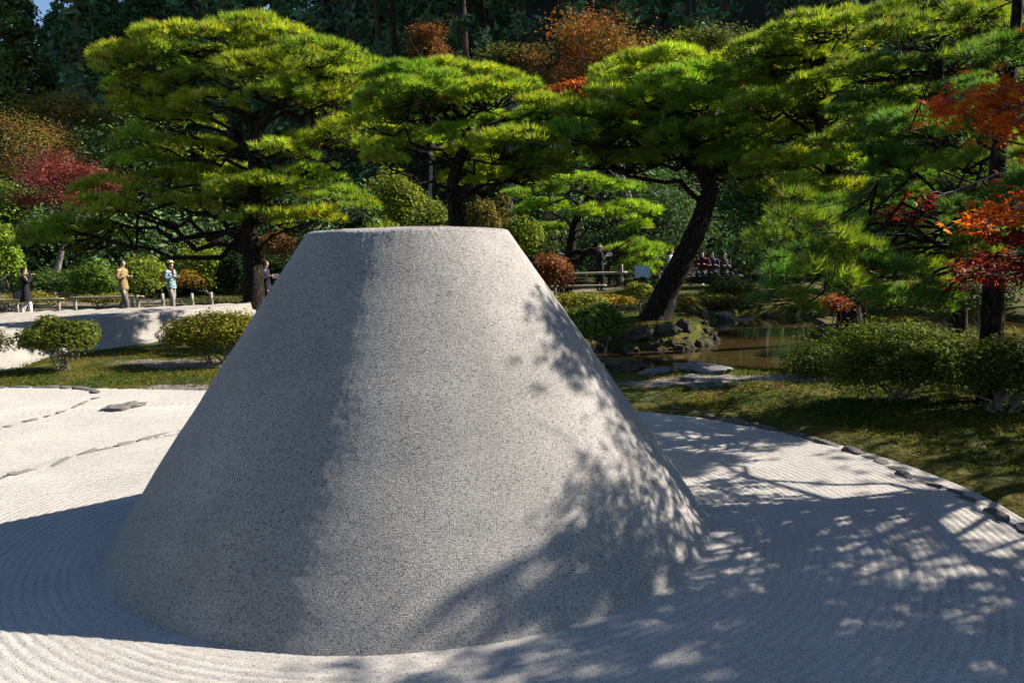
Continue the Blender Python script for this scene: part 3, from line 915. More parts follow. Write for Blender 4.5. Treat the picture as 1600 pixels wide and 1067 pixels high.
pine('tall narrow pine with rounded top behind the pond', tE, .17, .04, pads_px(E_PADS, 14.6, rp, dj=1.0, k=1.18), 25, cols=((.19, .285, .045), (.155, .255, .045), (.23, .30, .042)), L=.155, W=.014, dens=290, clump=.26, n=10)
F_PADS = [(1240, 347, 42, 16), (1300, 350, 46, 16), (1360, 362, 42, 16), (1210, 388, 34, 14), (1270, 397, 44, 14), (1340, 398, 44, 14), (1420, 390, 42, 14), (1222, 432, 36, 14), (1290, 432, 40, 12), (1370, 422, 42, 14),
          (1440, 432, 38, 14), (1206, 462, 26, 12), (1240, 478, 26, 10), (1500, 442, 36, 14), (1470, 472, 36, 12), (1530, 402, 38, 14), (1590, 382, 38, 14), (1400, 470, 34, 12), (1450, 350, 40, 14), (1520, 330, 40, 14), (1600, 300, 40, 16),
          (1560, 250, 42, 16), (1500, 262, 42, 16), (1540, 190, 44, 16), (1600, 150, 44, 16), (1560, 90, 48, 16), (1620, 40, 50, 18), (1520, 40, 46, 16), (1660, 250, 50, 18), (1660, 350, 50, 18)]
tF = [gr(1550, 652), at(1549, 560, 7.25), at(1552, 450, 7.25), at(1556, 330, 7.3), at(1562, 230, 7.3), at(1575, 130, 7.3), at(1588, 40, 7.3), at(1590, -60, 7.3)]
pine('tall pine with slim dark trunk among the clipped azaleas', tF, .105, .03, pads_px(F_PADS, 7.6, rp, dj=1.2), 26, cols=((.09, .20, .052), (.07, .175, .052), (.135, .215, .042)), L=.115, W=.0062, dens=900, clump=.14, n=12, twigr=.004, depth_back=.3, brown=.04, limb=.24, low=9)
G_PADS = [(1420, 60, 48, 18), (1480, 40, 52, 18), (1550, 70, 50, 18), (1400, 112, 44, 16), (1452, 142, 46, 16), (1520, 152, 46, 16), (1580, 190, 42, 16), (1402, 192, 44, 16), (1462, 216, 46, 16), (1422, 262, 46, 16), (1505, 262, 44, 16),
          (1392, 312, 44, 14), (1462, 322, 42, 14), (1440, 5, 46, 16), (1390, 30, 34, 14), (1500, 95, 44, 16), (1380, 250, 36, 14), (1370, 165, 34, 14), (1560, 300, 50, 16), (1600, 100, 50, 16), (1540, 10, 50, 16), (1620, 230, 50, 16)]
tG = [at(1500, 500, 11.5), at(1498, 420, 11.5), at(1490, 330, 11.5), at(1480, 240, 11.5), at(1470, 150, 11.5), at(1465, 60, 11.5), at(1470, -10, 11.5)]
tG[0][2] = -.1
pine('dark broad pine filling the corner behind the orange maple', tG, .10, .03, pads_px(G_PADS, 11.5, rp, dj=1.0, k=1.15), 27, cols=((.09, .185, .046), (.075, .16, .046), (.125, .195, .038)), L=.14, W=.010, dens=400, clump=.21, n=10)
print('tris after pines', TRI[0])

# ------------------------------------------------------------------ raised sand platform
pn = spline([gr(-260, 552, .55), gr(-120, 533, .55), gr(0, 518, .55), gr(130, 500, .55), gr(260, 487, .55), gr(392, 474.5, .55)], 260)
pf = spline([gr(-260, 499, .55), gr(-120, 495, .55), gr(0, 490, .55), gr(130, 485, .55), gr(260, 480, .55), gr(392, 473.5, .55)], 260)
tang = nrm(np.gradient(pn, axis=0)); outw = np.stack([tang[:, 1], -tang[:, 0], np.zeros(len(tang))], -1)
face = [(.62, -.04), (.50, .015), (.34, .05), (.27, .09), (.20, .22), (.13, .40), (.035, .425), (.02, .50), (.004, .545)]
rows = []
pr = np.random.default_rng(5)
for k, (o_, z_) in enumerate(face):
    p = pn + outw * o_; p[:, 2] = z_ + (.006 * wob(pn[:, 0], pn[:, 1], .5, 3, k) if k > 1 else 0)
    rows.append(p)
for k, t in enumerate(np.linspace(0, 1, 90)):
    p = pn * (1 - t) + pf * t
    w = np.linalg.norm(pf - pn, axis=1) * t
    p[:, 2] = .55 + (.055 * np.abs(np.sin(w * math.pi / .5)) - .03) * np.minimum(1, w * 2) + .012 * wob(p[:, 0], p[:, 1], .07, 3) * np.minimum(1, w * 3)
    rows.append(p)
p = pf.copy(); p[:, 2] = 0; p -= outw * .2; rows.append(p)
PV = np.stack(rows, 0); n1, n2 = PV.shape[:2]
ii, jj = np.meshgrid(np.arange(n1 - 1), np.arange(n2 - 1), indexing='ij')
a0 = (ii * n2 + jj).ravel()
tag(link('sand_platform', raw_mesh('sand_platform', PV.reshape(-1, 3), np.stack([a0, a0 + 1, a0 + n2 + 1, a0 + n2], -1), None, True), M['platform']),
    'broad raised platform of ridged pale sand with sloping sides', 'sand platform')

# ------------------------------------------------------------------ fences
FD = 25.5


def gpt(px, d):
    p = at(px, 480, d); p[2] = float(gz(p[0], p[1])); return p


def post(root, p, h, r, m='wood'):
    V, F = tube([p + np.array([0, 0, -.1]), p + np.array([0, 0, h * .5]), p + np.array([0, 0, h])], [r, r * .97, r * .93], 10, .02)
    b = MB(); b.add(V, F); b.build('post', M[m], root, True)


def rail(root, a, b_, r, m='bamboo', nm='rail', sag=0.0):
    t = np.linspace(0, 1, 16)[:, None]
    P = a * (1 - t) + b_ * t; P[:, 2] -= sag * 4 * (t * (1 - t))[:, 0]
    V, F = tube(P, r * (1 + .12 * (np.arange(16) % 5 == 0)), 8, .02)
    b = MB(); b.add(V, F); b.build(nm, M[m], root, True)


f1 = thing('rail_fence', gpt(30, FD), 'low bamboo rail fence on wooden posts beside the woman in black', 'fence')
for x in (-70, 27, 92): post(f1, gpt(x, FD), .44, .05)
rail(f1, gpt(-90, FD) + [0, 0, .46], gpt(101, FD) + [0, 0, .46], .034)
f2 = thing('rail_fence', gpt(118, FD), 'low bamboo rail fence ending behind the man in the patterned shirt', 'fence')
for x in (118, 207): post(f2, gpt(x, FD), .46, .05)
rail(f2, gpt(110, FD) + [0, 0, .49], gpt(226, FD) + [0, 0, .49], .034)
f3 = thing('rope_fence', gpt(216, FD), 'row of short wooden posts strung with thin rope', 'fence')
PX = (216, 255, 301, 331, 385, 440)
for x in PX: post(f3, gpt(x, FD), .56, .055)
for a, b in zip(PX[:-1], PX[1:]): rail(f3, gpt(a, FD) + [0, 0, .40], gpt(b, FD) + [0, 0, .40], .014, 'rope', 'rope', .03)
f4 = thing('rail_fence', gpt(935, 27), 'pale handrail fence with two bars in front of the man in black', 'fence')
for x in (868, 972): post(f4, gpt(x, 27), .78, .04)
zq = at(935, 427, 27)[2]
a, b = gpt(850, 27), gpt(980, 27); a[2] = b[2] = zq; rail(f4, a, b, .045)
a, b = gpt(840, 26.4), gpt(948, 26.4); a[2] = b[2] = at(915, 447, 26.4)[2]; rail(f4, a, b, .04)

# ------------------------------------------------------------------ people
def skinned(name, verts, edges, m, parent, sub=2, root=0):
    me = bpy.data.meshes.new(name)
    me.from_pydata([v[:3] for v in verts], edges, []); me.update()
    o = bpy.data.objects.new(name, me); COL.objects.link(o); me.materials.append(m)
    o.modifiers.new('skin', 'SKIN'); o.modifiers['skin'].use_smooth_shade = True
    sv = me.skin_vertices[0].data
    for i, v in enumerate(verts):
        r = v[3] if isinstance(v[3], tuple) else (v[3], v[3])
        sv[i].radius = r; sv[i].use_root = (i == root)
    s_ = o.modifiers.new('sub', 'SUBSURF'); s_.levels = sub; s_.render_levels = sub
    if parent is not None: o.parent = parent
    return o


def blob(name, c, s, m, parent, seed=1, rough=.06, sub=3, zmin=None):
    me = rock_mesh(seed, s[0], s[1], s[2], sub, rough)
    if zmin is not None:
        for v in me.vertices: v.co.z = max(v.co.z, zmin)
    me.materials.append(m)
    o = bpy.data.objects.new(name, me); COL.objects.link(o); o.location = c
    if parent is not None: o.parent = parent
    return o


def person(label, p, h, rz, top, legs, hair=(.02, .015, .012), arms='hold', skirt=False, walk=.10, hat=None, pack=None, scarf=None, shoe=(.03, .03, .03), bald=False, seated=False, longhair=False):
    """local frame: faces +Y"""
    arm = {'hold': ((.128, .01, .66), (.055, .12, .73)), 'chest': ((.13, -.02, .65), (.06, .09, .68)), 'down': ((.135, -.02, .62), (.13, .05, .49)), 'face': ((.115, .07, .68), (.04, .12, .83))}[arms]
    dz = -.24 if seated else 0
    def S(x, y, z, r): return (x * h, y * h, (z + dz) * h, tuple(q * h for q in r) if isinstance(r, tuple) else r * h)
    if seated:
        lg = [((.05, .0, .50), (.06, .24, .50), (.06, .24, .285), (.06, .31, .26))] * 2
        lg = [[(sgn * a, b, c) for a, b, c in lg[0]] for sgn in (-1, 1)]
    else:
        lg = [[(s_ * .05, 0, .49), (s_ * .052, s_ * walk * .5 + .02, .275), (s_ * .052, s_ * walk - .01, .045), (s_ * .055, s_ * walk + .055, .018)] for s_ in (-1, 1)]
    # body: pelvis, spine, neck, head, arms, legs
    v = [S(0, 0, .52, (.062, .05)), S(0, 0, .64, (.065, .045)), S(0, -.005, .76, (.075, .05)), S(0, 0, .835, .028), S(0, .012, .885, (.042, .048)), S(0, .012, .955, (.036, .042))]
    e = [(0, 1), (1, 2), (2, 3), (3, 4), (4, 5)]
    v += [S(0, .058, .895, .012)]; e += [(4, 6)]         # nose
    for s_ in (-1, 1):
        (ex, ey, ez), (wx, wy, wz) = arm
        i = len(v)
        v += [S(s_ * .10, -.005, .79, .034), S(s_ * ex, ey, ez, .025), S(s_ * wx, wy, wz, .017), S(s_ * (wx - .004), wy + .03, wz + .008, (.018, .012))]
        e += [(2, i), (i, i + 1), (i + 1, i + 2), (i + 2, i + 3)]
        for q in range(4):
            j = len(v); off = (q - 1.5) * .008
            v += [S(s_ * (wx - .004) + off, wy + .05, wz + .010, .0055), S(s_ * (wx - .012) + off, wy + .062 + .004 * (q in (1, 2)), wz - .006, .0045)]
            e += [(i + 3, j), (j, j + 1)]
        j = len(v); v += [S(s_ * (wx - .024), wy + .03, wz + .016, .006)]; e += [(i + 3, j)]
    for L_ in lg:
        i = len(v)
        v += [S(*L_[0], .050), S(*L_[1], .034), S(*L_[2], .022), S(*L_[3], .020)]
        e += [(0, i), (i, i + 1), (i + 1, i + 2), (i + 2, i + 3)]
    body = skinned('person', v, e, M['skin'], None, 2)
    body.location = Vector([float(q) for q in p]); body.rotation_euler[2] = rz
    tag(body, label, 'person')
    # jacket: lofted torso with two sleeves
    def loft(rows, sides=16):
        V = []; an = np.arange(sides) * 2 * math.pi / sides
        for (x, y, z, rx, ry) in rows:
            V.append(np.stack([(x + rx * np.cos(an)) * h, (y + ry * np.sin(an)) * h, np.full(sides, (z + dz) * h)], -1))
        V = np.concatenate(V); n_ = len(rows)
        a_, b_ = np.meshgrid(np.arange(n_ - 1), np.arange(sides), indexing='ij')
        q0 = a_ * sides + b_; q1 = a_ * sides + (b_ + 1) % sides
        return V, np.stack([q0, q1, q1 + sides, q0 + sides], -1).reshape(-1, 4)
    def pipe(pts, rad):
        P_ = spline([np.array([a_ * h, b_ * h, (c_ + dz) * h]) for a_, b_, c_ in pts], 14)
        return tube(P_, np.interp(np.linspace(0, 1, 14), np.linspace(0, 1, len(rad)), rad) * h, 10, .02, RNG)
    hem = .30 if skirt else (.50 if seated else .455)
    rows = [(0, .0, hem, .135 if skirt else .102, .115 if skirt else .084), (0, 0, hem + .03, .13 if skirt else .102, .11 if skirt else .083), (0, 0, .50 if not seated else .54, .105, .082), (0, 0, .57, .092, .068), (0, 0, .63, .089, .064), (0, -.004, .71, .102, .070), (0, -.006, .77, .108, .066), (0, -.004, .805, .088, .05), (0, 0, .825, .05, .040), (0, 0, .838, .036, .034)]
    jb = MB(); jb.add(*loft(rows))
    for s_ in (-1, 1):
        (ex, ey, ez), (wx, wy, wz) = arm
        jb.add(*pipe([(s_ * .085, -.005, .795), (s_ * .118, -.006, .765), (s_ * ex * 1.05, ey, ez), (s_ * wx, wy - .004, wz - .003)], [.034, .040, .034, .026]))
    jo = jb.build('jacket', top, None, True); jo.parent = body
    tb = MB()
    if not seated: tb.add(*loft([(0, 0, .44, .080, .064), (0, 0, .50, .086, .066), (0, 0, .56, .078, .06)]))
    for L_ in lg:
        tb.add(*pipe([(L_[0][0] * .95, L_[0][1], L_[0][2] + .02), (L_[0][0], L_[0][1] * .7 + L_[1][1] * .3, L_[0][2] * .6 + L_[1][2] * .4), L_[1], (L_[2][0], L_[2][1], L_[2][2] * .5 + L_[1][2] * .5), (L_[2][0], L_[2][1], L_[2][2] + .004)], [.044, .047, .042, .038, .036]))
    to = tb.build('trousers', legs, None, True); to.parent = body
    for L_ in lg:
        blob('shoe', ((L_[3][0]) * h, (L_[3][1] - .018) * h, (L_[3][2] + .004 + dz) * h), (.030 * h, .072 * h, .026 * h), cloth(shoe), body, 3, .05, 2)
    if bald:
        blob('hair', (0, -.016 * h, (.905 + dz) * h), (.045 * h, .045 * h, .036 * h), cloth(hair), body, 4, .1)
    else:
        blob('hair', (0, -.010 * h, (.938 + dz) * h), (.050 * h, .054 * h, .046 * h), cloth(hair), body, 4, .12, 3, -.014 * h)
        blob('hair', (0, -.026 * h, (.895 + dz) * h), (.046 * h, .034 * h, (.075 if longhair else .05) * h), cloth(hair), body, 5, .12)
    for s_ in (-1, 1):
        blob('eye', (s_ * .016 * h, .054 * h, (.915 + dz) * h), (.006 * h, .004 * h, .004 * h), cloth((.02, .015, .01)), body, 2, 0, 1)
    if hat:
        blob('hat', (0, .006 * h, (.965 + dz) * h), (.055 * h, .058 * h, .04 * h), cloth(hat), body, 6, .05, 3, -.008 * h)
        blob('hat_brim', (0, .012 * h, (.956 + dz) * h), (.082 * h, .088 * h, .008 * h), cloth(hat), body, 7, .04, 3)
    if scarf:
        blob('scarf', (0, .012 * h, .825 * h), (.066 * h, .062 * h, .030 * h), cloth(scarf), body, 8, .2)
        blob('scarf', (.01 * h, .066 * h, .735 * h), (.026 * h, .016 * h, .085 * h), cloth(scarf), body, 9, .2)
    if pack:
        blob('backpack', (0, -.115 * h, .70 * h), (.085 * h, .055 * h, .115 * h), cloth(pack), body, 10, .08)
    return body


def small(name, label, cat, p, s, m, rz=0.0, seed=20):
    """a small box-like carried thing with rounded edges"""
    bm = bmesh.new(); bmesh.ops.create_cube(bm, size=2.0)
    for v in bm.verts: v.co = (v.co.x * s[0], v.co.y * s[1], v.co.z * s[2])
    bmesh.ops.bevel(bm, geom=bm.edges[:], offset=min(s) * .5, segments=2, affect='EDGES')
    me = bpy.data.meshes.new(name); bm.to_mesh(me); bm.free()
    o = link(name, me, m); o.location = Vector([float(q) for q in p]); o.rotation_euler[2] = rz
    return tag(o, label, cat)


FACE_R = -math.pi / 2      # facing +X (to the right in the picture)
PD = 24.0
black = cloth((.012, .011, .014)); navy = cloth((.02, .022, .035))


def stand(px, d, z=None):
    p = gpt(px, d)
    if z is not None: p[2] = z
    return p


w1 = stand(42, PD)
person('woman in a long black coat raising a camera by the fence', w1, 1.52, FACE_R + .45, cloth((.014, .012, .018)), cloth((.72, .70, .66)), arms='face', skirt=True, walk=.07, shoe=(.5, .5, .48))
cam_p = w1 + np.array([math.sin(-(FACE_R + .45)) * .24, math.cos(FACE_R + .45) * .24, 1.30])
small('camera', 'small dark camera held up by the woman in black', 'camera', cam_p, (.06, .035, .04), cloth((.02, .02, .022)), FACE_R + .45)
bag = small('shoulder_bag', 'black shoulder bag hanging at the hip of the coated woman', 'bag', w1 + np.array([-.13, -.20, .66]), (.12, .06, .12), cloth((.02, .03, .03)), .5)
man = stand(195, PD + .4)
person('man in a yellow patterned shirt walking along the path', man, 1.74, FACE_R - .1, cloth((.34, .25, .11), (.14, .095, .045), 'check', 26), cloth((.13, .105, .105)), hair=(.035, .025, .02), arms='chest', walk=.09)
wm = stand(270, PD + 1.0)
person('woman in a plaid shirt with red scarf, sun hat and backpack', wm, 1.62, FACE_R - .25, cloth((.34, .48, .52), (.035, .08, .11), 'check', 24), cloth((.24, .22, .20)), arms='chest', walk=.06, hat=(.45, .40, .20), pack=(.38, .08, .03), scarf=(.18, .04, .035), longhair=True, hair=(.10, .035, .02))
wp = stand(418, PD - .5)
person('woman in dark clothes reading a leaflet behind the cone', wp, 1.62, FACE_R - .05, cloth((.02, .018, .028)), cloth((.02, .018, .024)), arms='chest', walk=.05, hair=(.07, .022, .014), longhair=True)
small('leaflet', 'pale folded leaflet held by the woman behind the cone', 'leaflet', wp + np.array([.30, -.02, 1.10]), (.10, .012, .07), cloth((.5, .53, .6)), .3)
mb_ = stand(938, 27.9)
person('balding man in a black suit standing behind the handrail', mb_, 1.68, FACE_R + .15, black, black, hair=(.22, .21, .2), arms='hold', walk=.03, bald=True)
small('booklet', 'pale booklet held by the balding man in black', 'booklet', mb_ + np.array([.34, .05, 1.27]), (.10, .015, .07), cloth((.5, .48, .45)), .2)
person('person in a white sun hat half hidden behind the orange shrub', stand(876, 28), 1.60, FACE_R + .6, cloth((.25, .22, .2)), cloth((.06, .06, .06)), arms='down', walk=.03, hat=(.75, .74, .7))
person('woman in a dark dress near the striped shirt under the pines', stand(1026, 30.5), 1.45, FACE_R + .2, cloth((.018, .02, .025)), cloth((.02, .02, .025)), arms='down', walk=.04, skirt=True)
person('person in a navy and white striped shirt behind the leaning trunk', stand(1048, 31.5), 1.62, FACE_R - .5, cloth((.02, .03, .07), (.62, .66, .72), 'stripe', 3.4), navy, arms='chest', walk=.05)
person('visitor in a pale blue top behind the striped shirt', stand(1060, 33.5), 1.72, FACE_R, cloth((.20, .28, .42)), navy, arms='down', walk=.05)
for k, (px, lab, tc_) in enumerate(((1097, 'seated visitor with a red and white shirt under the dark pines', (.06, .012, .012)), (1112, 'seated visitor in a blue-black jacket beside the red shirt', (.03, .035, .07)), (1131, 'seated visitor in grey at the end of the resting row', (.04, .04, .045)))):
    person(lab, stand(px, 27.5 + .3 * k), 1.62, math.pi - .4 + .3 * k, cloth(tc_), cloth((.025, .025, .04)), arms='chest', seated=True, shoe=(.7, .7, .7))
bench = thing('bench', gpt(1114, 28.3), 'low plain wooden bench under the seated visitors', 'bench')
for nm, off, s in (('seat', (0, 0, .40), (1.0, .22, .03)), ('leg', (-.8, 0, .18), (.04, .18, .2)), ('leg', (.8, 0, .18), (.04, .18, .2))):
    bm = bmesh.new(); bmesh.ops.create_cube(bm, size=2.0)
    for v in bm.verts: v.co = (v.co.x * s[0], v.co.y * s[1], v.co.z * s[2])
    bmesh.ops.bevel(bm, geom=bm.edges[:], offset=.01, segments=1, affect='EDGES')
    me = bpy.data.meshes.new(nm); bm.to_mesh(me); bm.free(); o = bpy.data.objects.new(nm, me); COL.objects.link(o); me.materials.append(M['wood']); o.parent = bench; o.location = off
sg = thing('notice_board', gpt(1004, 25.5), 'small leaning pale blue notice board on two short legs', 'sign')
for nm, off, s, m in (('board', (0, 0, .50), (.24, .02, .24), cloth((.42, .50, .60))), ('leg', (-.15, .05, .15), (.02, .02, .22), M['wood']), ('leg', (.15, .05, .15), (.02, .02, .22), M['wood'])):
    bm = bmesh.new(); bmesh.ops.create_cube(bm, size=2.0)
    for v in bm.verts: v.co = (v.co.x * s[0], v.co.y * s[1] + .12 * v.co.z * s[2], v.co.z * s[2])
    me = bpy.data.meshes.new(nm); bm.to_mesh(me); bm.free(); o = bpy.data.objects.new(nm, me); COL.objects.link(o); me.materials.append(m); o.parent = sg; o.location = off

# ------------------------------------------------------------------ clipped azaleas and garden shrubs
def azalea(label, px, ybase, ytop, hw, d, col, n, size, seed, stem_gap=.3, stems=6, group='clipped azaleas', lumps=18, sq=.85, asp=.5, **kw):
    c0 = at(px, ybase, d); c1 = at(px, ytop, d)
    hgt = c1[2] - c0[2]; rz = hgt * (1 - stem_gap) / 1.25
    c = at(px, ybase, d); c[2] = c1[2] - rz * .92
    rx = hw / FPX * d * 1.08
    return shrub('azalea_shrub', label, c, rx, rx * sq, rz, col, n, size, seed, 'shrub', group, stems, lumps=lumps, asp=asp, **kw)


OL, YL, DG = (.085, .095, .022), (.15, .14, .028), (.035, .055, .018)
azalea('open airy azalea with bare pale stems on the mossy bank', 92, 582, 492, 56, 11.8, (.085, .105, .016), 10000, .026, 61, .34, 9, lumps=15)
azalea('dense round azalea on thin bent stems against the cone', 345, 568, 485, 76, 12.3, (.13, .13, .018), 17000, .025, 62, .26, 6, lumps=22)
azalea('dark azalea cut by the picture edge beside the platform', -22, 575, 512, 36, 11.9, (.06, .065, .02), 5000, .017, 63, .3, 5)
azalea('spreading clipped azalea with bare twisted stems on the moss', 1400, 652, 530, 92, 7.35, (.075, .10, .017), 22000, .0165, 64, .36, 8, lumps=26, sq=.7)
azalea('clipped azalea hiding the foot of the slim pine', 1562, 668, 524, 92, 6.75, (.07, .095, .017), 22000, .0155, 65, .34, 8, lumps=26, sq=.6)
azalea('long low azalea hedge between the pond and the nearer azaleas', 1400, 602, 498, 150, 9.4, (.085, .118, .018), 22000, .022, 66, .05, 4, lumps=34, sq=.5)
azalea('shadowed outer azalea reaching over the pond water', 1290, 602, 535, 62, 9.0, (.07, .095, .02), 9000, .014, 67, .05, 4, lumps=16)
azalea('sunlit azalea behind the slim pine trunk', 1580, 590, 505, 70, 9.2, (.12, .12, .024), 11000, .014, 68, .05, 3, lumps=16)

BUSH = [  # label, px, ybase, ytop, half width, depth, colour, leaves, size, material
    ('round dark green shrub on the pond shore right of the cone', 930, 548, 468, 48, 12.6, (.07, .105, .022), 12000, .026, 'leaf'),
    ('sunlit yellow-green shrub above the round shore shrub', 905, 490, 452, 48, 17.5, (.13, .14, .024), 5000, .03, 'leaf'),
    ('golden low shrub left of the leaning pine foot', 962, 482, 460, 30, 18.5, (.19, .14, .022), 3500, .03, 'leaf'),
    ('green shrub between golden shrub and leaning trunk', 998, 478, 442, 28, 19.5, (.10, .12, .022), 3500, .03, 'leaf'),
    ('yellow flecked shrub just right of the leaning trunk', 1062, 488, 462, 26, 18.6, (.17, .13, .03), 3500, .03, 'leaf'),
    ('mossy low shrub on the bank below the resting visitors', 1110, 488, 458, 50, 20.5, (.05, .06, .014), 4000, .03, 'leaf'),
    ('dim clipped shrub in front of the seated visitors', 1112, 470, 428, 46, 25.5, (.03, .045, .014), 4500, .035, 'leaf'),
    ('copper leaved low maple beside the handrail', 862, 470, 393, 40, 24.5, (.15, .06, .018), 6000, .04, 'maple'),
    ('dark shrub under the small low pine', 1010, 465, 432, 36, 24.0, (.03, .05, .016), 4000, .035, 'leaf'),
    ('bright green bushy shrub at the far left edge', 8, 470, 330, 34, 30.0, (.13, .19, .024), 5000, .06, 'leaf'),
    ('clipped low hedge behind the black coated woman', 28, 482, 456, 62, 28.0, (.12, .105, .022), 5000, .035, 'leaf'),
    ('clipped low hedge between the two rail fences', 155, 482, 455, 52, 28.0, (.12, .11, .022), 5000, .035, 'leaf'),
    ('clipped low hedge behind the rope fence', 330, 482, 460, 70, 28.5, (.05, .06, .018), 5000, .035, 'leaf'),
    ('dark evergreen shrub behind the black coated woman', 85, 475, 408, 62, 31.0, (.04, .07, .018), 6000, .055, 'leaf'),
    ('green evergreen shrub left of the patterned shirt man', 150, 475, 405, 42, 30.0, (.07, .115, .02), 5000, .055, 'leaf'),
    ('light green shrub between the two walking visitors', 232, 478, 395, 44, 29.5, (.13, .17, .026), 6000, .05, 'leaf'),
    ('yellow autumn shrub right of the backpack woman', 300, 460, 424, 30, 29.0, (.20, .125, .02), 3500, .04, 'maple'),
    ('yellow-green shrub behind the large pine trunk', 325, 475, 375, 46, 31.5, (.12, .16, .024), 6000, .055, 'leaf'),
    ('dark glossy shrub left of the large pine trunk', 368, 480, 388, 30, 29.5, (.018, .036, .014), 5000, .06, 'leaf'),
    ('rusty leaved shrub right of the large pine trunk', 440, 420, 360, 34, 30.5, (.13, .07, .025), 4000, .05, 'maple'),
    ('dark shrub behind the woman with the leaflet', 440, 480, 392, 40, 31.5, (.02, .036, .014), 5000, .06, 'leaf'),
    ('glossy dark camellia shrub behind the cone top left', 562, 420, 322, 34, 28.0, (.016, .034, .016), 5000, .06, 'leaf'),
    ('bright clipped shrub just above the cone top', 600, 420, 340, 30, 27.0, (.14, .19, .024), 4000, .04, 'leaf'),
    ('sunlit yellow-green tree shrub under the spreading pines', 618, 400, 262, 52, 31.0, (.12, .15, .022), 9000, .06, 'leaf'),
    ('olive shrub behind the upright pine trunk', 665, 410, 300, 52, 31.5, (.09, .12, .022), 7000, .06, 'leaf'),
    ('yellow-green shrub left of the small low pine', 820, 420, 342, 40, 28.0, (.13, .17, .024), 5000, .05, 'leaf'),
    ('orange tinged shrub right of the upright pine trunk', 770, 420, 295, 40, 31.5, (.12, .10, .022), 6000, .06, 'maple'),
    ('dark understorey shrub beneath the small low pine crown', 830, 430, 330, 40, 32.0, (.025, .045, .016), 6000, .06, 'leaf'),
    ('reddish shrub above the far right pond rocks', 1305, 500, 462, 30, 13.4, (.20, .065, .02), 3000, .02, 'maple'),
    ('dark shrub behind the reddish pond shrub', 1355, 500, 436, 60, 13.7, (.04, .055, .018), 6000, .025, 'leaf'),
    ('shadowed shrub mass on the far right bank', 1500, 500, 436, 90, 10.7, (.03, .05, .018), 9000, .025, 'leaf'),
    ('dim green shrub on the bank right of the seated visitors', 1150, 482, 432, 50, 21.0, (.045, .065, .018), 6000, .035, 'leaf'),
]
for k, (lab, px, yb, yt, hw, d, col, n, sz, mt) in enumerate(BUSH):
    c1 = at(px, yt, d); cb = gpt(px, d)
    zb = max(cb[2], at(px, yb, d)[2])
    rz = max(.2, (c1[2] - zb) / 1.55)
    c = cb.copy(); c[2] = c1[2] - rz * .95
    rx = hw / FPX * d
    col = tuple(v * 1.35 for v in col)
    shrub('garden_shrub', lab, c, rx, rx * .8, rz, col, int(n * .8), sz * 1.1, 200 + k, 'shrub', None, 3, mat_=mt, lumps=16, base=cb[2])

# ------------------------------------------------------------------ autumn trees
def autumn(label, px, yc, hw, hh, d, col, n, size, seed, col2=None, name='maple_tree', mt='maple', **kw):
    c = at(px, yc, d); b = gpt(px + kw.pop('dx', 0), d)
    rx = hw / FPX * d
    return broad_tree(name, label, b, c, rx, rx * .8, hh / FPX * d, col, n, size, seed, 'tree', None, mt, col2=col2, **kw)


autumn('crimson maple with pale forked trunk behind the large pine', 112, 285, 78, 42, 34, (.22, .048, .044), 11000, .055, 301, (.15, .05, .04), layers=22, trunk_r=.13, dx=-30)
autumn('brown-orange bare-twigged tree above the crimson maple', 40, 235, 75, 48, 40, (.24, .13, .045), 8000, .055, 302, (.19, .16, .035), layers=20, trunk_r=.14)
autumn('olive and orange tree under the tall cedars', 120, 178, 80, 38, 46, (.22, .16, .03), 8000, .09, 303, (.12, .14, .03), layers=20, trunk_r=.16)
autumn('mixed green and gold tree left of the large pine', 130, 235, 52, 34, 43, (.19, .19, .03), 5000, .08, 304, (.26, .16, .03), layers=16, trunk_r=.14)
autumn('orange and green maple high on the hillside', 930, 82, 78, 62, 44, (.24, .10, .026), 11000, .08, 305, (.17, .175, .03), layers=26, trunk_r=.16, dx=75)
autumn('small orange maple on the dark hillside', 674, 82, 38, 34, 43, (.17, .075, .024), 5000, .08, 306, (.12, .12, .024), layers=14, trunk_r=.12)
autumn('glowing orange maple tip above the upright pine', 892, 142, 40, 20, 36, (.34, .11, .02), 4500, .075, 307, layers=12, trunk_r=.10, dx=-60)
autumn('red maple beside the glowing orange one', 940, 132, 26, 20, 37, (.28, .045, .03), 3000, .075, 308, layers=10, trunk_r=.10, dx=70)
autumn('dull green tree with hints of orange below the hillside maple', 800, 112, 55, 40, 42, (.085, .11, .03), 6000, .09, 309, (.16, .10, .028), layers=16, trunk_r=.13)
autumn('grey-trunked loose tree on the dark upper hillside', 1098, 72, 60, 30, 44, (.15, .19, .03), 5000, .09, 310, (.07, .10, .03), layers=14, trunk_r=.13)
autumn('dark broadleaf tree behind the large pine crown', 215, 270, 70, 90, 40, (.065, .115, .04), 9000, .12, 311, layers=22, trunk_r=.18, mt='forest', name='broadleaf_tree')
autumn('low dark tree between crimson maple and path', 70, 370, 85, 60, 37, (.07, .13, .04), 9000, .10, 312, layers=22, trunk_r=.15, mt='forest', name='broadleaf_tree')
autumn('green tree at the edge above the bushy shrub', 5, 320, 50, 40, 36, (.12, .18, .03), 5000, .09, 313, layers=14, trunk_r=.12, mt='forest', name='broadleaf_tree')

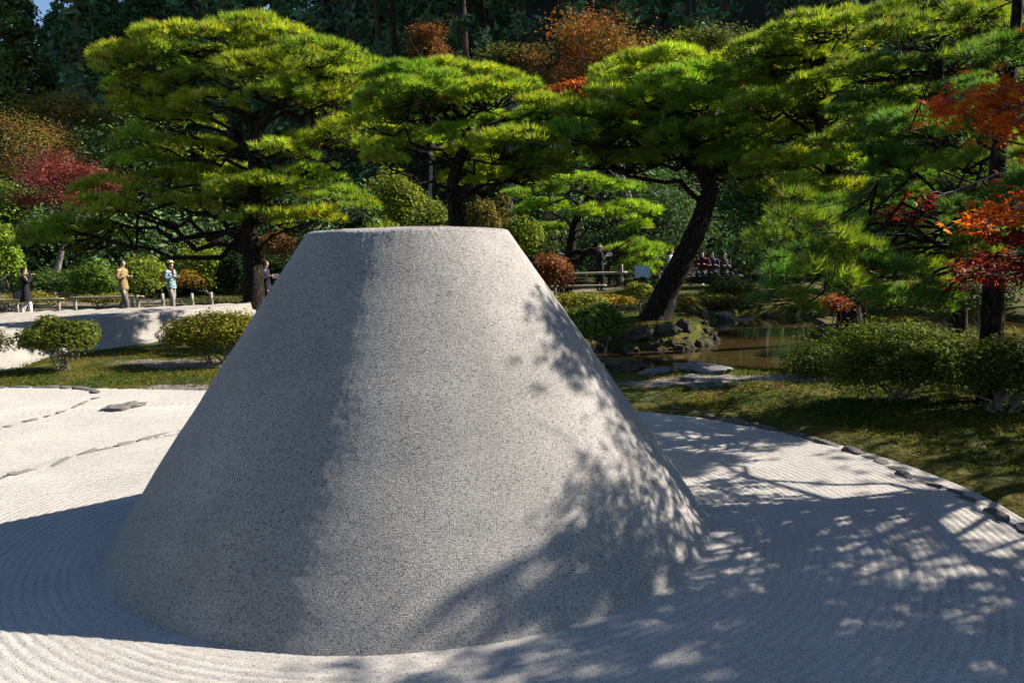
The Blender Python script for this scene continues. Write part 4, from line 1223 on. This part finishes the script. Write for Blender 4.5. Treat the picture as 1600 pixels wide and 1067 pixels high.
# ------------------------------------------------------------------ the near maple, mostly beyond the frame on the right
def palm_leaves(P, Nn, size, col, rng, mb):
    """five-lobed maple leaves, each lobe a slim quad"""
    n = len(P)
    nn = nrm(Nn + .45 * rng.normal(0, 1, (n, 3)))
    a = nrm(np.cross(nn, rng.normal(0, 1, (n, 3)))); b = np.cross(nn, a)
    s = size * rng.uniform(.7, 1.25, (n, 1))
    for ang, ln in ((-1.9, .62), (-1.0, .88), (-.2, .6), (0, 1.0), (1.0, .88), (1.9, .62)):
        if ln == .6: continue
        d = a * math.cos(ang) + b * math.sin(ang); e = -a * math.sin(ang) + b * math.cos(ang)
        tip = P + d * s * ln - nn * s * ln * .22
        mid = P + d * s * ln * .45
        w = s * .13
        V = np.stack([P, mid + e * w, tip, mid - e * w], 1).reshape(-1, 3)
        mb.add(V, np.arange(4 * n).reshape(-1, 4), np.repeat(col, 4, 0))


mr = np.random.default_rng(77)
MTB = np.array([6.1, .75, 0.0])
maple = thing('maple_tree', MTB, 'near maple whose orange and dark red sprays reach in from the picture edge', 'tree')
mfork = MTB + np.array([-.2, .05, 1.5])
V, F = tube(spline([MTB - [0, 0, .1], MTB + [.05, 0, .7], mfork, mfork + [-.2, .1, .9], mfork + [-.1, .1, 1.9]], 18), np.linspace(.11, .035, 18), 10, .04, mr)
b = MB(); b.add(V, F); b.build('trunk', M['bark_grey'], maple, True)
OR, RD = (.50, .14, .02), (.12, .018, .014)
SPR = [(1500, 172, 5.7, OR, .26), (1545, 150, 5.5, OR, .30), (1590, 135, 5.4, OR, .30), (1560, 190, 5.3, OR, .26), (1600, 195, 5.5, OR, .28), (1470, 165, 5.9, (.45, .07, .04), .14), (1640, 150, 5.3, OR, .35),
       (1560, 335, 5.5, OR, .22), (1600, 312, 5.3, OR, .28), (1640, 330, 5.2, OR, .3), (1530, 350, 5.7, OR, .16), (1590, 370, 5.4, RD, .26), (1560, 400, 5.6, RD, .28), (1610, 430, 5.3, RD, .3), (1520, 425, 5.9, RD, .2), (1650, 400, 5.2, RD, .3),
       (1440, 315, 7.0, RD, .26), (1400, 335, 7.3, RD, .24), (1340, 410, 8.2, (.18, .02, .018), .25)]
sprays = [(at(x, y, d), c, s * .85) for x, y, d, c, s in SPR]
tries = 0
while len(sprays) < 19 + 44 and tries < 6000:
    tries += 1
    p = np.array([mr.uniform(3.6, 8.0), mr.uniform(-1.9, 2.6), mr.uniform(2.2, 4.9)])
    d = p[1] - CAM[1]
    if (p[0] - CAM[0]) / d * FPX < 850: continue
    q = p - np.array(SDIR) / SDIR[2] * (p[2] - .5)      # where its shadow falls at half a metre
    if not (.85 < q[0] < 3.6) or (q[0] > 1.9 and mr.random() < .5): continue
    if q[1] > (.25 if q[0] < 1.7 else -.35): continue
    sprays.append((p, OR if mr.random() < .5 else (.40, .06, .02), mr.uniform(.25, .42)))
for k in range(17):      # the higher boughs
    q = np.array([mr.uniform(.66, 1.4), mr.uniform(-.45, .2), mr.uniform(.6, 1.35)])
    z = mr.uniform(3.5, 4.4)
    sprays.append((q + np.array(SDIR) / SDIR[2] * (z - q[2]), OR, mr.uniform(.24, .34)))
lf = MB()
for (c, col, s) in sprays:
    b = MB()
    st = mfork + np.array([0, 0, mr.uniform(-.1, 1.6)])
    lp = wander(st, c, 9, .035, mr, .04)
    V, F = tube(lp, np.linspace(.026, .006, 9), 5, .05, mr, False); b.add(V, F)
    for k in range(5):
        e = c + mr.normal(0, 1, 3) * np.array([s * .7, s * .7, .04])
        V, F = tube(wander(lp[7], e, 4, .05, mr), np.linspace(.006, .002, 4), 4, 0, mr, False); b.add(V, F)
    b.build('branch', M['bark_grey'], maple, True)
    n = int(105 * s / .3)
    g = mr.normal(0, 1, (n, 3)) * np.array([s * .55, s * .55, .045])
    g[:, 2] -= (g[:, 0] ** 2 + g[:, 1] ** 2) * .5
    palm_leaves(c + g, np.tile(np.array([0., 0, 1]), (n, 1)), .066, vary(col, n, mr, .25, .12), mr, lf)
lf.build('crown', M['maple_near'], maple)
TRI[0] += lf.n // 2

# evergreen trees just beyond the frame on the right, which shade the gravel
broad_tree('broadleaf_tree', 'evergreen tree beyond the frame that shades the nearest gravel', (9.4, -.4, 0), (9.7, -.75, 4.3), 2.7, 1.6, 1.7, (.05, .08, .02), 9000, .09, 401, 'tree', None, 'forest', 26, .16)

broad_tree('broadleaf_tree', 'taller evergreen tree beyond the frame that shades the mossy bank', (11.3, 3.0, 0), (11.3, 2.9, 4.1), 1.6, 1.9, 1.3, (.05, .08, .02), 4000, .085, 402, 'tree', None, 'forest', 22, .16)
for k, (px, d, yt, hw, lab) in enumerate(((1195, 26, 215, 75, 'dark evergreen tree behind the leaning pine and seated visitors'), (1340, 23, 190, 90, 'dark evergreen tree behind the tall narrow pine'), (1490, 21, 120, 95, 'dark evergreen tree behind the corner pine'), (1640, 19, 60, 100, 'dark evergreen tree at the far right behind the maple'), (1040, 36, 260, 70, 'shadowed evergreen tree behind the visitors under the pines'))):
    b = gpt(px, d); zt = at(px, yt, d)[2]; rz = (zt - b[2]) * .46; rx = hw / FPX * d
    broad_tree('broadleaf_tree', lab, b, b + np.array([0, 0, zt - b[2] - rz * .9]), rx, rx * .8, rz, (.07, .125, .045), 7000, .085, 420 + k, 'tree', None, 'forest', 24, .16)

# ------------------------------------------------------------------ cedars and forest on the hill
CED = [  # label, px, top y, depth, radius, colour
    ('tall sunlit cedar with rounded tufts at the top left', 62, -40, 62, 3.4, (.075, .12, .03)),
    ('shorter bright green cedar at the left edge', -2, 128, 50, 2.9, (.07, .14, .034)),
    ('dark cedar with ragged outline right of the tufted cedar', 180, -60, 60, 3.6, (.07, .13, .05)),
    ('narrow dark cedar between the two tall left cedars', 122, 20, 72, 3.0, (.055, .105, .052)),
    ('dark cedar rising behind the large pine crown', 262, -70, 66, 3.6, (.058, .11, .056)),
    ('dark cedar behind the gap between the first two pines', 395, -60, 64, 3.6, (.058, .11, .056)),
    ('pointed blue-green cedar seen against the strip of sky', 22, 66, 80, 2.6, (.04, .08, .045)),
]
for k, (lab, px, yt, d, r, col) in enumerate(CED):
    b = gpt(px, d); h = at(px, yt, d)[2] - b[2]
    cedar('cedar_tree', lab, b, h, r, 12000, .20, col, 500 + k, 'cedars on the hillside', taper=.62)
# bare-trunked pines that stand out on the hillside
for k, (px, d, lab) in enumerate(((746, 50, 'slim reddish bare trunk on the dark hillside right of centre'), (626, 52, 'slim grey bare trunk left of the small orange maple'), (762, 53, 'thin pale trunk beside the reddish bare trunk'))):
    b = gpt(px, d)
    root = thing('hillside_tree', b, lab, 'tree', 'bare trunked trees on the hillside')
    rk_ = np.random.default_rng(600 + k)
    V, F = tube(wander(b, b + np.array([rk_.normal(0, .4), 0, 19.]), 9, .006, rk_), np.linspace(.26, .12, 9), 8, .04, rk_); q = MB(); q.add(V, F); q.build('trunk', M['bark'], root, True)
    q = MB(); n = 3500; c = b + np.array([0, 0, 17.])
    leaves(c + rk_.normal(0, 1, (n, 3)) * np.array([1.6, 1.6, 2.0]), np.tile(np.array([0., 0, 1]), (n, 1)), .22, vary((.02, .04, .016), n, rk_), rk_, q); q.build('crown', M['forest'], root)

fr = np.random.default_rng(900)
fl, ft = MB(), MB()
for k in range(130):
    px = fr.uniform(150, 1750) if k > 14 else fr.uniform(-350, 150); d = fr.uniform(47, 95)
    b = gpt(px, d)
    h = fr.uniform(10, 16); r = fr.uniform(2.2, 3.6)
    if px < 150:
        h = min(h, max(4, at(px, 60, d)[2] - b[2]))
    cedar_arrays(b, h, r, 1050, .33, np.array((.10, .18, .095)) * math.exp(fr.normal(0, .25)), fr, fl, ft, .55)
for k, px in enumerate((230, 290, 350, 455, 520, 600, 700, 820, 960, 1080, 1200)):
    d = 84 + 3 * (k % 3); b = gpt(px, d); h = at(px, -45, d)[2] - b[2]
    cedar_arrays(b, max(h, 8), 4.2, 2600, .34, np.array((.085, .16, .085)), fr, fl, ft, .5)
for k in range(110):      # understorey
    px = fr.uniform(-100, 1750); d = fr.uniform(36, 48)
    b = gpt(px, d); n = 620; rz = fr.uniform(1.2, 2.6)
    c = b + np.array([0, 0, rz * fr.uniform(.9, 1.3)])
    dd = nrm(fr.normal(0, 1, (n, 3))) * fr.uniform(.6, 1.0, (n, 1))
    dd = dd * (1 + .25 * np.sin(dd[:, :1] * 5 + k) + .2 * np.sin(dd[:, 2:3] * 7 + k))
    leaves(c + dd * np.array([2.2, 1.6, rz]), dd + np.array([0, 0,   .4]), .15, vary(np.array((.10, .165, .065)) * math.exp(fr.normal(0, .3)), n, fr), fr, fl)
    TRI[0] += 2 * n
    V, F = tube(np.stack([b - [0, 0, .2], c]), [.1, .05], 5, .03, fr, False); ft.add(V, F)
for k in range(40):       # trees on the unseen right ridge, which is shaped to shade the forest
    x, y = fr.uniform(45, 110), fr.uniform(60, 105)
    b = np.array([x, y, float(gz(x, y))])
    cedar_arrays(b, fr.uniform(11, 16), 3.6, 500, .7, (.02, .04, .018), fr, fl, ft, .55)
for k in range(12):       # unseen trees added behind the camera and far left to block skylight
    x, y = (fr.uniform(-22, 10), fr.uniform(-26, -15)) if k < 11 else (fr.uniform(-26, -20), fr.uniform(-14, 0))
    b = np.array([x, y, 0.0]); cedar_arrays(b, fr.uniform(8, 12), 3.2, 420, .62, (.035, .06, .025), fr, fl, ft, .45)
forest = fl.build('forest', M['forest']); tag(forest, 'dark evergreen forest covering the hillside', 'forest', None, 'stuff')
fw = ft.build('forest_trunks', M['bark_cedar']); tag(fw, 'thin trunks inside the dark hillside forest', 'forest', None, 'stuff')

# ------------------------------------------------------------------ moss cushions
mo = np.random.default_rng(31)
n = 56000
X = np.concatenate([mo.uniform(2.2, 7.5, n // 2), mo.uniform(-8.5, -2.2, n // 4), mo.uniform(1.5, 6.5, n // 4)])
Y = np.concatenate([mo.uniform(-1.5, 5.2, n // 2), mo.uniform(4.7, 9.6, n // 4), mo.uniform(8.5, 15, n // 4)])
cl = wob(X, Y, .35, 3)
ok = (np.hypot(X, Y) > 3.85) & (poly_sd(X, Y, POND) < -.1) & (poly_sd(X, Y, COURT) < -.08) & (cl + mo.normal(0, .3, n) > -.25)
ev = np.clip(1.15 * ell(X, Y, -4.5, 7.5, 1.3, .5, -.2) + 1.05 * ell(X, Y, 4.3, 4.2, 1.9, .36, -.1), 0, 1)
ok &= mo.random(n) > ev * 1.3
X, Y = X[ok], Y[ok]; n = len(X)
Z = gz(X, Y)
cc = np.where((wob(X, Y, .8, 2, 3.0) > .1)[:, None], vary((.115, .11, .012), n, mo, .4, .1), vary((.05, .082, .010), n, mo, .4, .1))
rd = mo.random(n) < .06; cc[rd] = vary((.10, .05, .02), int(rd.sum()), mo, .3, .1)
q = MB()
needles(np.stack([X, Y, Z - .004], -1), np.tile(np.array([0., 0, 1]), (n, 1)), .035, .012, 3, .8, cc, mo, q)
moss = q.build('moss', M['leaf']); tag(moss, 'tufted moss growing over the garden bank', 'moss', None, 'stuff')
TRI[0] += 3 * n
lt = np.random.default_rng(41)
n = 2600
X = np.concatenate([lt.uniform(2.2, 7.5, n // 2), lt.uniform(-8.5, -2.2, n // 4), lt.uniform(1.5, 6.5, n // 4)])
Y = np.concatenate([lt.uniform(-1.5, 5.2, n // 2), lt.uniform(4.7, 9.6, n // 4), lt.uniform(8.5, 15, n // 4)])
ok = (np.hypot(X, Y) > 3.75) & (poly_sd(X, Y, POND) < -.05) & (poly_sd(X, Y, COURT) < -.05) & (wob(X, Y, .6, 3, 5.0) + lt.normal(0, .3, n) > 0)
X, Y = X[ok], Y[ok]; n = len(X)
q = MB(); leaves(np.stack([X, Y, gz(X, Y) + .014], -1), np.tile(np.array([0., 0, 1]), (n, 1)), .020, vary((.11, .06, .022), n, lt, .5, .2), lt, q, .55, .4)
tag(q.build('fallen_leaves', M['maple']), 'small brown fallen leaves scattered over the moss', 'leaves', None, 'stuff')
print('tris total foliage', TRI[0])
